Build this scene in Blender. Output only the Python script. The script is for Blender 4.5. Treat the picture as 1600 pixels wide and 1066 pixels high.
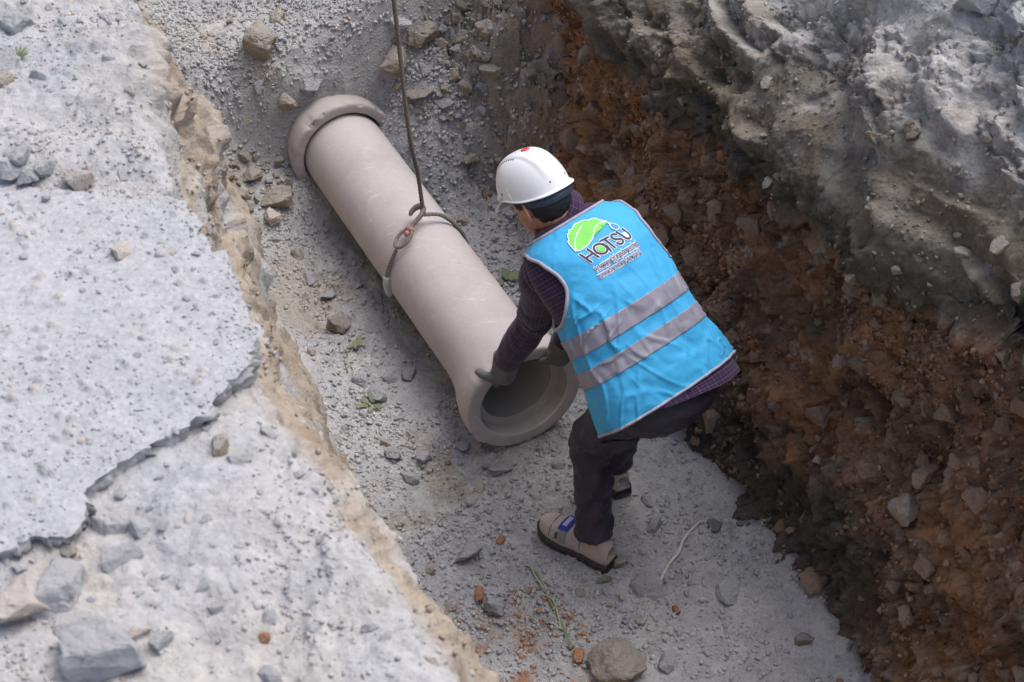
import bpy, bmesh, math, random
import numpy as np
from mathutils import Vector, Matrix, Euler

for o in list(bpy.data.objects):
    bpy.data.objects.remove(o)
SC = bpy.context.scene
COL = SC.collection
rnd = random.Random(11)
rng = np.random.default_rng(11)

# ------------------------------------------------------------------ camera
FPX, CH, PITCH, AX = 2600.0, 4.2, math.radians(43), math.radians(24)
cam_d = bpy.data.cameras.new('camera')
cam = bpy.data.objects.new('camera', cam_d)
COL.objects.link(cam)
cam.location = (0, 0, CH)
cam.rotation_euler = (math.pi / 2 - PITCH, 0, 0)
cam_d.sensor_width = 36.0
cam_d.lens = 36.0 * FPX / 1600
cam_d.clip_start, cam_d.clip_end = 0.1, 300
cam_d.dof.use_dof = True
cam_d.dof.focus_distance = 5.35
cam_d.dof.aperture_fstop = 10
SC.camera = cam

# ------------------------------------------------------------------ light
SUN_EL, SUN_ROT = math.radians(64), math.radians(55)
world = bpy.data.worlds.new('World')
SC.world = world
world.use_nodes = True
wn = world.node_tree.nodes
wn.clear()
wo = wn.new('ShaderNodeOutputWorld')
bg = wn.new('ShaderNodeBackground')
sky = wn.new('ShaderNodeTexSky')
sky.sky_type = 'NISHITA'
sky.sun_disc = False
sky.sun_elevation = SUN_EL
sky.sun_rotation = SUN_ROT
sky.air_density = 1.0
sky.dust_density = 4.0
sky.ozone_density = 1.0
bg.inputs['Strength'].default_value = 0.145
hsv = wn.new('ShaderNodeHueSaturation')          # thin overcast: the blue of the clear sky is washed out
hsv.inputs['Saturation'].default_value = 0.85
world.node_tree.links.new(sky.outputs[0], hsv.inputs['Color'])
world.node_tree.links.new(hsv.outputs[0], bg.inputs['Color'])
world.node_tree.links.new(bg.outputs[0], wo.inputs['Surface'])
sun_d = bpy.data.lights.new('sun', 'SUN')
sun_d.energy = 1.45
sun_d.angle = math.radians(50)
sun_d.color = (1.0, 0.985, 0.975)
sun = bpy.data.objects.new('sun', sun_d)
COL.objects.link(sun)
_sd = Vector((math.sin(SUN_ROT) * math.cos(SUN_EL), math.cos(SUN_ROT) * math.cos(SUN_EL), math.sin(SUN_EL)))
sun.rotation_euler = _sd.to_track_quat('Z', 'Y').to_euler()
sun.location = (0, 0, 12)
vs = SC.view_settings
vs.view_transform = 'Standard'
vs.look = 'None'
vs.exposure = 0.62
vs.gamma = 1
vs.use_curve_mapping = False

# ------------------------------------------------------------------ maths helpers
A3 = lambda *a: np.array(a, float)
Rv = A3(1, 0, 0)
Fv = A3(0, math.cos(PITCH), -math.sin(PITCH))
Uv = A3(0, math.sin(PITCH), math.cos(PITCH))
CP = A3(0, 0, CH)
SD = A3(-math.sin(AX), math.cos(AX), 0)      # along the trench
TD = A3(math.cos(AX), math.sin(AX), 0)       # across it, to the right


def atz(px, py, z):
    d = Fv + Rv * (px - 800) / FPX + Uv * (533 - py) / FPX
    return CP + d * ((z - CH) / d[2])


def proj(P):
    v = np.asarray(P) - CP
    z = v @ Fv
    return 800 + FPX * (v @ Rv) / z, 533 - FPX * (v @ Uv) / z, z


def st(p):
    return float(p @ SD), float(p @ TD)


def unit(v):
    v = np.asarray(v, float)
    return v / np.linalg.norm(v)


def sstep(a, b, x):
    x = np.clip((np.asarray(x, float) - a) / (b - a), 0, 1)
    return x * x * (3 - 2 * x)


_perm = np.random.default_rng(5).permutation(256)
_perm = np.concatenate([_perm, _perm])
_g = np.random.default_rng(6).normal(size=(256, 3))
_g /= np.linalg.norm(_g, axis=1)[:, None]


def pn(P, f=1.0, off=0.0):
    """gradient noise, about -1..1"""
    P = np.asarray(P, float) * f + off
    i = np.floor(P).astype(np.int64)
    fr = P - i
    i &= 255
    u = fr * fr * fr * (fr * (fr * 6 - 15) + 10)
    out = 0
    for dx in (0, 1):
        wx = u[..., 0] if dx else 1 - u[..., 0]
        a = _perm[(i[..., 0] + dx) & 255]
        for dy in (0, 1):
            wy = u[..., 1] if dy else 1 - u[..., 1]
            b = _perm[(a + i[..., 1] + dy) & 255]
            for dz in (0, 1):
                wz = u[..., 2] if dz else 1 - u[..., 2]
                g = _g[_perm[(b + i[..., 2] + dz) & 255]]
                d = g[..., 0] * (fr[..., 0] - dx) + g[..., 1] * (fr[..., 1] - dy) + g[..., 2] * (fr[..., 2] - dz)
                out = out + wx * wy * wz * d
    return out * 1.5


def fbm(P, f, octv=4, gain=0.5, off=0.0):
    a, s = 1.0, 0
    for k in range(octv):
        s = s + a * pn(P, f * 2.03 ** k, off + 7.3 * k)
        a *= gain
    return s


_h = np.random.default_rng(8).random((256, 4))


def worley(P, f, off=0.0):
    """nearest feature distance, second distance, random value of the nearest cell"""
    P = np.asarray(P, float) * f + off
    i = np.floor(P).astype(np.int64)
    fr = P - i
    d1 = np.full(P.shape[:-1], 9.0)
    d2 = d1.copy()
    rv = np.zeros(P.shape[:-1])
    for dx in (-1, 0, 1):
        for dy in (-1, 0, 1):
            for dz in (-1, 0, 1):
                h = _perm[(_perm[(_perm[(i[..., 0] + dx) & 255] + i[..., 1] + dy) & 255] + i[..., 2] + dz) & 255]
                q = _h[h]
                d = (fr[..., 0] - dx - q[..., 0]) ** 2 + (fr[..., 1] - dy - q[..., 1]) ** 2 + (fr[..., 2] - dz - q[..., 2]) ** 2
                m = d < d1
                d2 = np.where(m, d1, np.minimum(d2, d))
                rv = np.where(m, q[..., 3], rv)
                d1 = np.where(m, d, d1)
    return np.sqrt(d1), np.sqrt(d2), rv


_dirs = np.random.default_rng(9).normal(size=(256, 3))
_dirs /= np.linalg.norm(_dirs, axis=1)[:, None]


def facet(P, f, off=0.0, tilt=1.0, warp=0.25):
    """broken, faceted relief: every cell is a plane of its own height and tilt (about -1..1)"""
    P = np.asarray(P, float) * f + off
    P = P + warp * np.stack([pn(P, 0.9, 3.1), pn(P, 0.9, 17.7), pn(P, 0.9, 31.3)], -1)
    i = np.floor(P).astype(np.int64)
    fr = P - i
    d1 = np.full(P.shape[:-1], 9.0)
    val = np.zeros(P.shape[:-1])
    for dx in (-1, 0, 1):
        for dy in (-1, 0, 1):
            for dz in (-1, 0, 1):
                h = _perm[(_perm[(_perm[(i[..., 0] + dx) & 255] + i[..., 1] + dy) & 255] + i[..., 2] + dz) & 255]
                q = _h[h]
                e = np.stack([fr[..., 0] - dx - q[..., 0], fr[..., 1] - dy - q[..., 1], fr[..., 2] - dz - q[..., 2]], -1)
                d = (e ** 2).sum(-1)
                m = d < d1
                w = (q[..., 3] - 0.5) * 1.2 + tilt * (e * _dirs[h]).sum(-1)
                val = np.where(m, w, val)
                d1 = np.where(m, d, d1)
    return val


def srgb(r, g, b):
    f = lambda c: (c / 255 / 12.92) if c / 255 <= 0.04045 else ((c / 255 + 0.055) / 1.055) ** 2.4
    return A3(f(r), f(g), f(b))


# ------------------------------------------------------------------ object helpers
def tag(o, label, cat, group=None):
    o['label'] = label
    o['category'] = cat
    if group:
        o['group'] = group
    return o


def empty(name, loc):
    e = bpy.data.objects.new(name, None)
    e.empty_display_size = 0.1
    e.location = loc
    COL.objects.link(e)
    return e


def attach(o, parent):
    o.parent = parent
    if parent.type == 'EMPTY':
        o.matrix_parent_inverse = Matrix.Translation(-Vector(parent.location))


def mesh(name, V, F, mat, parent=None, smooth=True, uv=None, col=None):
    me = bpy.data.meshes.new(name)
    V = np.asarray(V, np.float32)
    if isinstance(F, np.ndarray):
        n = F.shape[1]
        me.vertices.add(len(V))
        me.vertices.foreach_set('co', V.ravel())
        me.loops.add(F.size)
        me.loops.foreach_set('vertex_index', F.astype(np.int32).ravel())
        me.polygons.add(len(F))
        me.polygons.foreach_set('loop_start', np.arange(0, F.size, n, dtype=np.int32))
        me.update(calc_edges=True)
    else:
        me.from_pydata(V.tolist(), [], [list(map(int, f)) for f in F])
        me.update()
    if smooth:
        me.polygons.foreach_set('use_smooth', np.ones(len(me.polygons), bool))
    if uv is not None:
        l = me.uv_layers.new(name='UVMap')
        idx = np.zeros(len(me.loops), np.int32)
        me.loops.foreach_get('vertex_index', idx)
        l.data.foreach_set('uv', np.asarray(uv, np.float32)[idx].ravel())
    if col is not None:
        a = me.attributes.new('Col', 'FLOAT_COLOR', 'POINT')
        c = np.ones((len(V), 4), np.float32)
        c[:, :3] = col
        a.data.foreach_set('color', c.ravel())
    if mat:
        me.materials.append(mat)
    o = bpy.data.objects.new(name, me)
    COL.objects.link(o)
    if parent:
        attach(o, parent)
    return o


def gridfaces(n, m, wrap=False):
    i = np.arange(n - 1)[:, None] * m
    if wrap:
        j = np.arange(m)
        k = (j + 1) % m
    else:
        j = np.arange(m - 1)
        k = j + 1
    a = i + j[None]
    b = i + k[None]
    return np.stack([a, b, b + m, a + m], -1).reshape(-1, 4)


def gridnormals(G, wrap=False):
    du = np.gradient(G, axis=0)
    if wrap:
        dv = (np.roll(G, -1, 1) - np.roll(G, 1, 1)) / 2
    else:
        dv = np.gradient(G, axis=1)
    n = np.cross(dv, du)
    return n / (np.linalg.norm(n, axis=-1, keepdims=True) + 1e-12)


def catmull(P, n):
    """n samples along a smooth curve through the points (rows may hold extra columns such as radii)"""
    P = np.asarray(P, float)
    d = np.linalg.norm(np.diff(P[:, :3], axis=0), axis=1) ** 0.5
    t = np.concatenate([[0], np.cumsum(d)])
    Pm = np.vstack([2 * P[0] - P[1], P, 2 * P[-1] - P[-2]])
    tm = np.concatenate([[t[0] - d[0]], t, [t[-1] + d[-1]]])
    x = np.linspace(0, t[-1], n)
    k = np.clip(np.searchsorted(t, x, side='right') - 1, 0, len(P) - 2)
    out = []
    for xi, ki in zip(x, k):
        p0, p1, p2, p3 = Pm[ki:ki + 4]
        t0, t1, t2, t3 = tm[ki:ki + 4]
        a1 = (t1 - xi) / (t1 - t0) * p0 + (xi - t0) / (t1 - t0) * p1
        a2 = (t2 - xi) / (t2 - t1) * p1 + (xi - t1) / (t2 - t1) * p2
        a3 = (t3 - xi) / (t3 - t2) * p2 + (xi - t2) / (t3 - t2) * p3
        b1 = (t2 - xi) / (t2 - t0) * a1 + (xi - t0) / (t2 - t0) * a2
        b2 = (t3 - xi) / (t3 - t1) * a2 + (xi - t1) / (t3 - t1) * a3
        out.append((t2 - xi) / (t2 - t1) * b1 + (xi - t1) / (t2 - t1) * b2)
    return np.array(out)


def frames(P, ref=(0.31, 0.2, 0.93)):
    T = np.gradient(P, axis=0)
    T /= np.linalg.norm(T, axis=1)[:, None] + 1e-12
    n = np.cross(T[0], ref)
    n /= np.linalg.norm(n)
    N = []
    for t in T:
        n = n - t * (n @ t)
        n /= np.linalg.norm(n)
        N.append(n)
    N = np.array(N)
    return T, N, np.cross(T, N)


def tube(pts, n=24, m=12, smoothc=True, disp=None, cap=True, squash=None):
    """pts rows x,y,z,r -> verts, faces, uv (metres)"""
    Q = catmull(pts, n) if smoothc else np.asarray(pts, float)
    n = len(Q)
    P, r = Q[:, :3], Q[:, 3]
    T, N, B = frames(P)
    th = np.linspace(0, 2 * math.pi, m, endpoint=False)
    ln = np.concatenate([[0], np.cumsum(np.linalg.norm(np.diff(P, axis=0), axis=1))])
    rr = np.repeat(r[:, None], m, 1)
    if disp is not None:
        rr = rr + disp(np.repeat(ln[:, None], m, 1), np.repeat(th[None], n, 0))
    sq = 1.0 if squash is None else squash
    G = P[:, None] + rr[..., None] * (np.cos(th)[None, :, None] * N[:, None] + sq * np.sin(th)[None, :, None] * B[:, None])
    V = G.reshape(-1, 3)
    F = gridfaces(n, m, True)[:, ::-1].tolist()
    uv = np.stack([np.repeat((th * r.mean())[None], n, 0), np.repeat(ln[:, None], m, 1)], -1).reshape(-1, 2)
    if cap:
        F.append(list(range(m)))
        F.append([(n - 1) * m + k for k in range(m)][::-1])
    return V, F, uv


def join(parts):
    V, F, U, o = [], [], [], 0
    for p in parts:
        V.append(p[0])
        F += [[i + o for i in f] for f in p[1]]
        U.append(p[2] if len(p) > 2 else np.zeros((len(p[0]), 2)))
        o += len(p[0])
    return np.vstack(V), F, np.vstack(U)


def ellipsoid(c, ax, r, n=14, m=20, sh=None):
    """ax: three unit vectors, r: three radii"""
    ph = np.linspace(0.02, math.pi - 0.02, n)
    th = np.linspace(0, 2 * math.pi, m, endpoint=False)
    x = np.sin(ph)[:, None] * np.cos(th)[None]
    y = np.sin(ph)[:, None] * np.sin(th)[None]
    z = np.cos(ph)[:, None] * np.ones(m)[None]
    G = np.asarray(c) + r[0] * x[..., None] * ax[0] + r[1] * y[..., None] * ax[1] + r[2] * z[..., None] * ax[2]
    F = gridfaces(n, m, True).tolist()
    F.append(list(range(m))[::-1])
    F.append([(n - 1) * m + k for k in range(m)])
    return G.reshape(-1, 3), F, np.zeros((n * m, 2))


def remeshed(parts, voxel, smooth_it=4):
    """union of closed pieces as one continuous skin; returns verts, faces"""
    V, F, _ = join(parts)
    me = bpy.data.meshes.new('tmp')
    me.from_pydata(V.tolist(), [], F)
    me.update()
    bm = bmesh.new()
    bm.from_mesh(me)
    bmesh.ops.recalc_face_normals(bm, faces=bm.faces)
    bm.to_mesh(me)
    bm.free()
    o = bpy.data.objects.new('tmp', me)
    COL.objects.link(o)
    md = o.modifiers.new('r', 'REMESH')
    md.mode = 'VOXEL'
    md.voxel_size = voxel
    if smooth_it:
        m2 = o.modifiers.new('s', 'SMOOTH')
        m2.iterations = smooth_it
        m2.factor = 0.5
    dg = bpy.context.evaluated_depsgraph_get()
    e = o.evaluated_get(dg)
    m3 = e.to_mesh()
    v = np.zeros(len(m3.vertices) * 3, np.float32)
    m3.vertices.foreach_get('co', v)
    nn = np.zeros(len(m3.vertices) * 3, np.float32)
    m3.vertices.foreach_get('normal', nn)
    f = [list(p.vertices) for p in m3.polygons]
    e.to_mesh_clear()
    bpy.data.objects.remove(o)
    return v.reshape(-1, 3).astype(float), f, nn.reshape(-1, 3).astype(float)


# ------------------------------------------------------------------ material helpers
class NT:
    def __init__(self, name):
        self.m = bpy.data.materials.new(name)
        self.m.use_nodes = True
        self.t = self.m.node_tree
        self.n = self.t.nodes
        self.b = self.n['Principled BSDF']

    def add(self, typ, **kw):
        nd = self.n.new(typ)
        for k, v in kw.items():
            if k in nd.inputs.keys() if isinstance(k, str) else False:
                self.set(nd.inputs[k], v)
            else:
                setattr(nd, k, v)
        return nd

    def set(self, sock, v):
        if isinstance(v, bpy.types.NodeSocket):
            self.t.links.new(v, sock)
        else:
            sock.default_value = v

    def coord(self, which='Object'):
        return self.add('ShaderNodeTexCoord').outputs[which]

    def noise(self, vec, scale, detail=3, rough=0.55):
        nd = self.add('ShaderNodeTexNoise')
        self.set(nd.inputs['Vector'], vec)
        nd.inputs['Scale'].default_value = scale
        nd.inputs['Detail'].default_value = detail
        nd.inputs['Roughness'].default_value = rough
        return nd.outputs['Fac']

    def voro(self, vec, scale, feature='F1', out='Distance'):
        nd = self.add('ShaderNodeTexVoronoi', feature=feature)
        self.set(nd.inputs['Vector'], vec)
        nd.inputs['Scale'].default_value = scale
        return nd.outputs[out]

    def ramp(self, fac, stops):
        nd = self.add('ShaderNodeValToRGB')
        self.set(nd.inputs[0], fac)
        e = nd.color_ramp.elements
        while len(e) < len(stops):
            e.new(0.5)
        for el, (p, c) in zip(e, stops):
            el.position = p
            el.color = (*(c if hasattr(c, '__len__') else (c, c, c)), 1)
        return nd.outputs[0]

    def mix(self, fac, a, b, typ='MIX'):
        nd = self.add('ShaderNodeMix', data_type='RGBA', blend_type=typ)
        self.set(nd.inputs[0], fac)
        for s, v in ((nd.inputs[6], a), (nd.inputs[7], b)):
            if not isinstance(v, bpy.types.NodeSocket):
                v = (*v, 1) if len(v) == 3 else v
            self.set(s, v)
        return nd.outputs[2]

    def math(self, op, a, b=0.0):
        nd = self.add('ShaderNodeMath', operation=op)
        self.set(nd.inputs[0], a)
        self.set(nd.inputs[1], b)
        return nd.outputs[0]

    def bump(self, h, strength, dist, prev=None):
        nd = self.add('ShaderNodeBump')
        self.set(nd.inputs['Height'], h)
        nd.inputs['Strength'].default_value = strength
        nd.inputs['Distance'].default_value = dist
        if prev is not None:
            self.set(nd.inputs['Normal'], prev)
        return nd.outputs[0]

    def out(self, col=None, rough=0.9, normal=None, spec=0.25):
        if col is not None:
            if not isinstance(col, bpy.types.NodeSocket):
                col = (*col, 1)
            self.set(self.b.inputs['Base Color'], col)
        self.set(self.b.inputs['Roughness'], rough)
        self.b.inputs['Specular IOR Level'].default_value = spec
        if normal is not None:
            self.set(self.b.inputs['Normal'], normal)
        return self.m


def earth_mat(name, speck=0.5, specks=70, bump=1.0, tint=0.25):
    k = NT(name)
    at = k.add('ShaderNodeAttribute', attribute_name='Col').outputs['Color']
    P = k.coord()
    n1 = k.noise(P, 14, 5, 0.6)
    n2 = k.noise(P, 90, 4, 0.65)
    c = k.mix(1.0, at, k.ramp(n1, [(0.3, 1 - tint), (0.7, 1 + tint)]), 'MULTIPLY')
    c = k.mix(1.0, c, k.ramp(n2, [(0.3, 0.84), (0.7, 1.14)]), 'MULTIPLY')
    # tiny grit, each grain its own tone
    vc = k.voro(P, specks, out='Color')
    vd = k.voro(P, specks)
    tone = k.ramp(vc, [(0.0, 0.78), (0.5, 1.0), (1.0, 1.2)])
    grit = k.ramp(vd, [(0.25, 1), (0.42, 0)])
    pick = k.ramp(k.noise(P, 9, 3), [(0.42, 0.15), (0.62, 1)])
    c = k.mix(k.math('MULTIPLY', k.math('MULTIPLY', grit, pick), speck), c, k.mix(1.0, c, tone, 'MULTIPLY'))
    nb = k.bump(k.noise(P, 30, 9, 0.72), 0.7 * bump, 0.016)
    nb = k.bump(k.ramp(vd, [(0.0, 1), (0.5, 0)]), 0.5 * bump, 0.006, nb)
    nb = k.bump(k.noise(P, 260, 3, 0.7), 0.5 * bump, 0.003, nb)
    return k.out(c, 0.95, nb, 0.15)


def rock_mat(name, c1, c2, dust=0.55, dustc=(0.40, 0.39, 0.39)):
    k = NT(name)
    P = k.coord()
    oi = k.add('ShaderNodeObjectInfo').outputs['Random']
    c = k.mix(k.noise(P, 2.2, 5, 0.6), c1, c2)
    c = k.mix(1.0, c, k.ramp(oi, [(0, 0.82), (1, 1.16)]), 'MULTIPLY')
    g = k.add('ShaderNodeNewGeometry')
    sx = k.add('ShaderNodeSeparateXYZ')
    k.set(sx.inputs[0], g.outputs['Normal'])
    m = k.math('ADD', sx.outputs['Z'], k.math('MULTIPLY', k.math('SUBTRACT', k.noise(P, 3, 5), 0.5), 1.3))
    m = k.math('MULTIPLY', k.ramp(m, [(0.35, 0), (0.85, 1)]), dust)
    c = k.mix(m, c, dustc)
    nb = k.bump(k.noise(P, 4, 7, 0.65), 0.5, 0.3)
    return k.out(c, 0.93, nb, 0.2)


def simple_mat(name, col, rough=0.8, nscale=40, var=0.15, bump=0.3, bd=0.002, spec=0.3):
    k = NT(name)
    P = k.coord()
    n = k.noise(P, nscale, 5, 0.6)
    c = k.mix(1.0, tuple(col), k.ramp(n, [(0.25, 1 - var), (0.75, 1 + var)]), 'MULTIPLY')
    nb = k.bump(k.noise(P, nscale * 3, 5, 0.6), bump, bd)
    return k.out(c, rough, nb, spec)

# ------------------------------------------------------------------ ground of the trench
DUST = A3(0.385, 0.376, 0.378)
FLOORC = A3(0.362, 0.356, 0.362)
TAN = A3(0.320, 0.268, 0.212)
BROWN = A3(0.265, 0.163, 0.108)
ORANGE = A3(0.350, 0.185, 0.095)
DARK = A3(0.092, 0.088, 0.080)
SILT = A3(0.185, 0.162, 0.134)
SILTL = A3(0.40, 0.37, 0.335)


def lerp(a, b, w):
    w = np.asarray(w)[..., None]
    return a * (1 - w) + b * w


def srows(lo, d0, d1, hi, fine, coarse):
    a = np.arange(lo, d0, coarse)
    b = np.arange(d0, d1, fine)
    c = np.arange(d1, hi + coarse, coarse)
    return np.concatenate([a, b, c])


def loft(S, curves, counts, rounding=3):
    """curves: list of ([s],[t],[z]); counts: divisions between neighbours -> world grid (rows along s)"""
    TT, ZZ = [], []
    for cs, ct, cz in curves:
        TT.append(np.interp(S, cs, ct))
        ZZ.append(np.interp(S, cs, cz))
    cols_t, cols_z, U = [], [], []
    for k, c in enumerate(counts):
        w = np.arange(c) / c
        for x in w:
            cols_t.append(TT[k] * (1 - x) + TT[k + 1] * x)
            cols_z.append(ZZ[k] * (1 - x) + ZZ[k + 1] * x)
            U.append(k + x)
    cols_t.append(TT[-1]); cols_z.append(ZZ[-1]); U.append(len(counts))
    T = np.array(cols_t).T
    Z = np.array(cols_z).T
    for _ in range(rounding):
        for Q in (T, Z):
            Q[:, 1:-1] = (Q[:, :-2] + 2 * Q[:, 1:-1] + Q[:, 2:]) / 4
            Q[1:-1] = (Q[:-2] + 2 * Q[1:-1] + Q[2:]) / 4
    Sg = np.repeat(S[:, None], T.shape[1], 1)
    G = Sg[..., None] * SD + T[..., None] * TD
    G[..., 2] = Z
    return G, np.array(U)


M_BANK = earth_mat('pale_dusty_earth', 0.35, 110, 0.6, 0.08)
M_FLOOR = earth_mat('grey_gravelly_dust', 0.9, 75, 1.0, 0.14)
M_WALL = earth_mat('brown_stony_soil', 0.9, 60, 1.3, 0.30)
M_SLAB = earth_mat('dusty_broken_asphalt', 0.5, 95, 0.5, 0.06)

# ---- left bank and left trench wall
LS = [0.0, 1.18, 1.43, 1.67, 1.98, 2.28, 2.54, 2.75, 2.98, 4.0, 9.0]
LT = [0.50, 0.49, 0.48, 0.45, 0.43, 0.44, 0.46, 0.50, 0.53, 0.52, 0.5]
LT = np.array(LT)
one = np.ones(len(LS))
S = srows(-1.5, 0.95, 3.35, 9.0, 0.005, 0.04)
wide = np.interp(LS, [0, 1.2, 1.7, 2.0, 2.4, 9], [0.02, 0.02, 0.015, 0.0, 0.0, 0.0])
curves = [(LS, -6 * one, 2.55 * one), (LS, -0.9 * one, 2.45 * one), (LS, -0.14 * one, 2.41 * one),
          (LS, LT - 0.065, 2.40 * one), (LS, LT + 0.015 + wide, 2.29 * one), (LS, LT + 0.085 + wide * 2, 1.9 * one),
          (LS, 0.93 * one, 0.35 * one), (LS, 1.04 * one, -0.15 * one)]
G, U = loft(S, curves, [12, 40, 125, 22, 62, 60, 12], 4)
Ub = np.repeat(U[None], G.shape[0], 0)
Sg = G @ SD
Tg = G @ TD
wall = sstep(3.0, 3.6, Ub + 0.25 * pn(G, 7))             # 0 = top, 1 = flank
far = sstep(2.28, 2.45, Sg + 0.05 * pn(G, 4))
G[..., 2] += (1 - sstep(3, 3.4, Ub)) * (0.065 * far + (0.028 + 0.035 * np.clip(fbm(G, 2.2, 2, off=63), -0.7, 0.4)) * (1 - far)) * sstep(-0.2, 0.1, 0.42 - Tg)
N = gridnormals(G)
if N[100, 60, 2] < 0:
    N = -N
D = 0.017 * fbm(G, 4, 3) + 0.009 * fbm(G, 16, 3, 0.55) + 0.0022 * fbm(G, 60, 2)
w1, w2, wr = worley(G, 16)
chunk = facet(G, 11, 2.2)
ch2 = facet(G, 27, 5.2)
D += wall * (0.035 * fbm(G, 5, 3, off=3) + 0.007 * chunk + 0.006 * ch2 + 0.005 * fbm(G, 30, 3))
brk = sstep(-0.1, 0.35, fbm(G, 3.5, 2, off=77))
D += (1 - wall) * brk * (0.0050 * facet(G, 15, 8.8) + 0.0030 * ch2)
edge = np.exp(-((Ub - 3.1) / 0.22) ** 2)
D += edge * (0.014 * fbm(G, 9, 3, off=9) + 0.004 * chunk + 0.005 * ch2)
# a broken, undercut bay in the lip with clods, and crumbly hollows along it
bay = np.exp(-(((Sg - 2.68) / 0.16) ** 2)) * sstep(2.7, 3.1, Ub) * (1 - sstep(4.2, 5, Ub))
D += bay * (0.045 + 0.04 * fbm(G, 9, 3, off=2) + 0.022 * chunk)
G = G + N * D[..., None]
tanm = np.clip(wall + 0.5 * bay + 0.3 * edge * sstep(0.1, 0.5, fbm(G, 9, 3, off=4)), 0, 1)
tanm = tanm * (1 - 0.75 * sstep(0.0, 0.45, fbm(G, 5, 3, off=14)) * sstep(3.3, 4, Ub))
C = lerp(DUST, TAN, tanm)
C = lerp(C, A3(0.25, 0.195, 0.145), tanm * sstep(0.0, 0.6, fbm(G, 12, 3, off=21)) * 0.8)
topw = (1 - tanm)
C = lerp(C, A3(0.41, 0.375, 0.34), topw * sstep(0.0, 0.5, fbm(G, 3, 3, off=31)) * 0.6)
C = lerp(C, A3(0.355, 0.36, 0.38), topw * sstep(0.05, 0.5, fbm(G, 4, 3, off=41)) * 0.6)
C = lerp(C, ORANGE * 1.4, sstep(5.3, 6.2, Ub) * sstep(0.0, 0.5, fbm(G, 4, 3, off=51)) * 0.6)
BANK = G.reshape(-1, 3)
BANKN = gridnormals(G).reshape(-1, 3)
BANKU = Ub.reshape(-1)
BANKC = C.reshape(-1, 3)
bank = mesh('left_bank', BANK, gridfaces(*G.shape[:2]), M_BANK, col=C.reshape(-1, 3))
bank['kind'] = 'structure'

# ---- floor of the trench, rising over the pipe already laid
PB = atz(820, 622, 0.222)          # centre of the near bell's rim
PE = atz(541, 240, 0.205)          # where the barrel enters the next bell
PD = unit(PE - PB)
S = srows(0.2, 2.1, 6.5, 9.5, 0.0075, 0.05)
T = np.arange(0.55, 2.75, 0.0075)
Sg, Tg = np.meshgrid(S, T, indexing='ij')
side = sstep(1.45, 1.95, Tg)
Z = (0.16 + 0.22 * side) * sstep(4.95, 5.30, Sg + 0.12 * side) + (0.32 - 0.16 * side) * sstep(5.25, 5.56, Sg + 0.06 * side) + 0.10 * sstep(5.7, 8, Sg)
Z += 0.26 * sstep(5.225, 5.32, Sg - 0.25 * np.abs(Tg - 1.63)) * (1 - sstep(5.32, 5.8, Sg)) * sstep(1.05, 1.45, Tg)
Z += 0.15 * np.exp(-((Sg - 5.30) / 0.16) ** 2 - ((Tg - 1.95) / 0.15) ** 2)
tal = sstep(4.45, 5.05, Sg + 0.1 * np.sin(Tg * 9))
Z += tal * 1.05 * np.clip(Tg - 2.0, 0, 0.6) * sstep(1.9, 2.2, Tg)
Z += 0.10 * sstep(5.2, 6.2, Sg) * sstep(1.95, 2.4, Tg)
Z += 0.45 * np.clip(1.16 - Tg, 0, 1) + 0.22 * np.clip(Tg - 2.12, 0, 1)
Z += 0.07 * sstep(4.3, 5.0, Sg) * sstep(1.28, 1.0, Tg)
Z -= 0.035 * np.exp(-((Tg - 1.64) / 0.16) ** 2) * sstep(3.7, 4.0, Sg) * (1 - sstep(5.2, 5.5, Sg))
G = Sg[..., None] * SD + Tg[..., None] * TD
G[..., 2] = Z
w1, w2, wr = worley(G, 17)
w3, w4, wq = worley(G, 34, 3.3)
patch = sstep(-0.25, 0.45, fbm(G, 2.3, 3, off=5))
stone = sstep(0.52, 0.30, w1) * (wr > 0.45)
stone2 = sstep(0.50, 0.28, w3) * (wq > 0.4)
G[..., 2] += 0.022 * fbm(G, 3, 3) + 0.008 * fbm(G, 14, 3, 0.6)
f1, f2 = facet(G, 15, 1.1), facet(G, 34, 4.4)
G[..., 2] += patch * (0.0085 * f1 + 0.0060 * f2 + 0.006 * stone + 0.004 * stone2) + 0.003 * fbm(G, 55, 2)
lum = tal * sstep(1.9, 2.15, Tg)
G[..., 2] += lum * (0.085 * facet(G, 6, 6.6) + 0.035 * f1 + 0.014 * f2 + 0.05 * fbm(G, 5, 3, off=88))
C = np.broadcast_to(FLOORC, G.shape).copy()
C = lerp(C, A3(0.425, 0.41, 0.405), sstep(0.0, 0.5, fbm(G, 3.2, 3, off=61)) * 0.8)
C = lerp(C, A3(0.315, 0.32, 0.345), np.clip(patch * (stone * (wr > 0.7) + stone2 * (wq > 0.75)), 0, 1) * 0.7)
C = lerp(C, A3(0.30, 0.265, 0.22), sstep(0.0, 0.5, fbm(G, 2.2, 3, off=71)) * (Tg < 1.4) * (Sg > 3.4) * 0.7)
C = lerp(C, A3(0.235, 0.205, 0.175), sstep(1.95, 2.2, Tg + 0.10 * fbm(G, 6, 2)) * sstep(4.2, 4.8, Sg) * 0.85)
C = lerp(C, A3(0.21, 0.12, 0.07), sstep(0.0, 0.5, fbm(G, 6, 3, off=81)) * sstep(2.02, 2.2, Tg) * sstep(4.0, 4.3, Sg) * (1 - sstep(4.8, 5.2, Sg)))
C = lerp(C, ORANGE * 0.9, sstep(-0.05, 0.35, fbm(G, 7, 3, off=91)) * sstep(1.48, 1.25, Tg) * (1 - sstep(2.75, 3.1, Sg)) * 0.9)
C = lerp(C, A3(0.27, 0.18, 0.12), tal * sstep(2.12, 2.42, Tg + 0.14 * fbm(G, 5, 3, off=83)) * 0.85)
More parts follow.
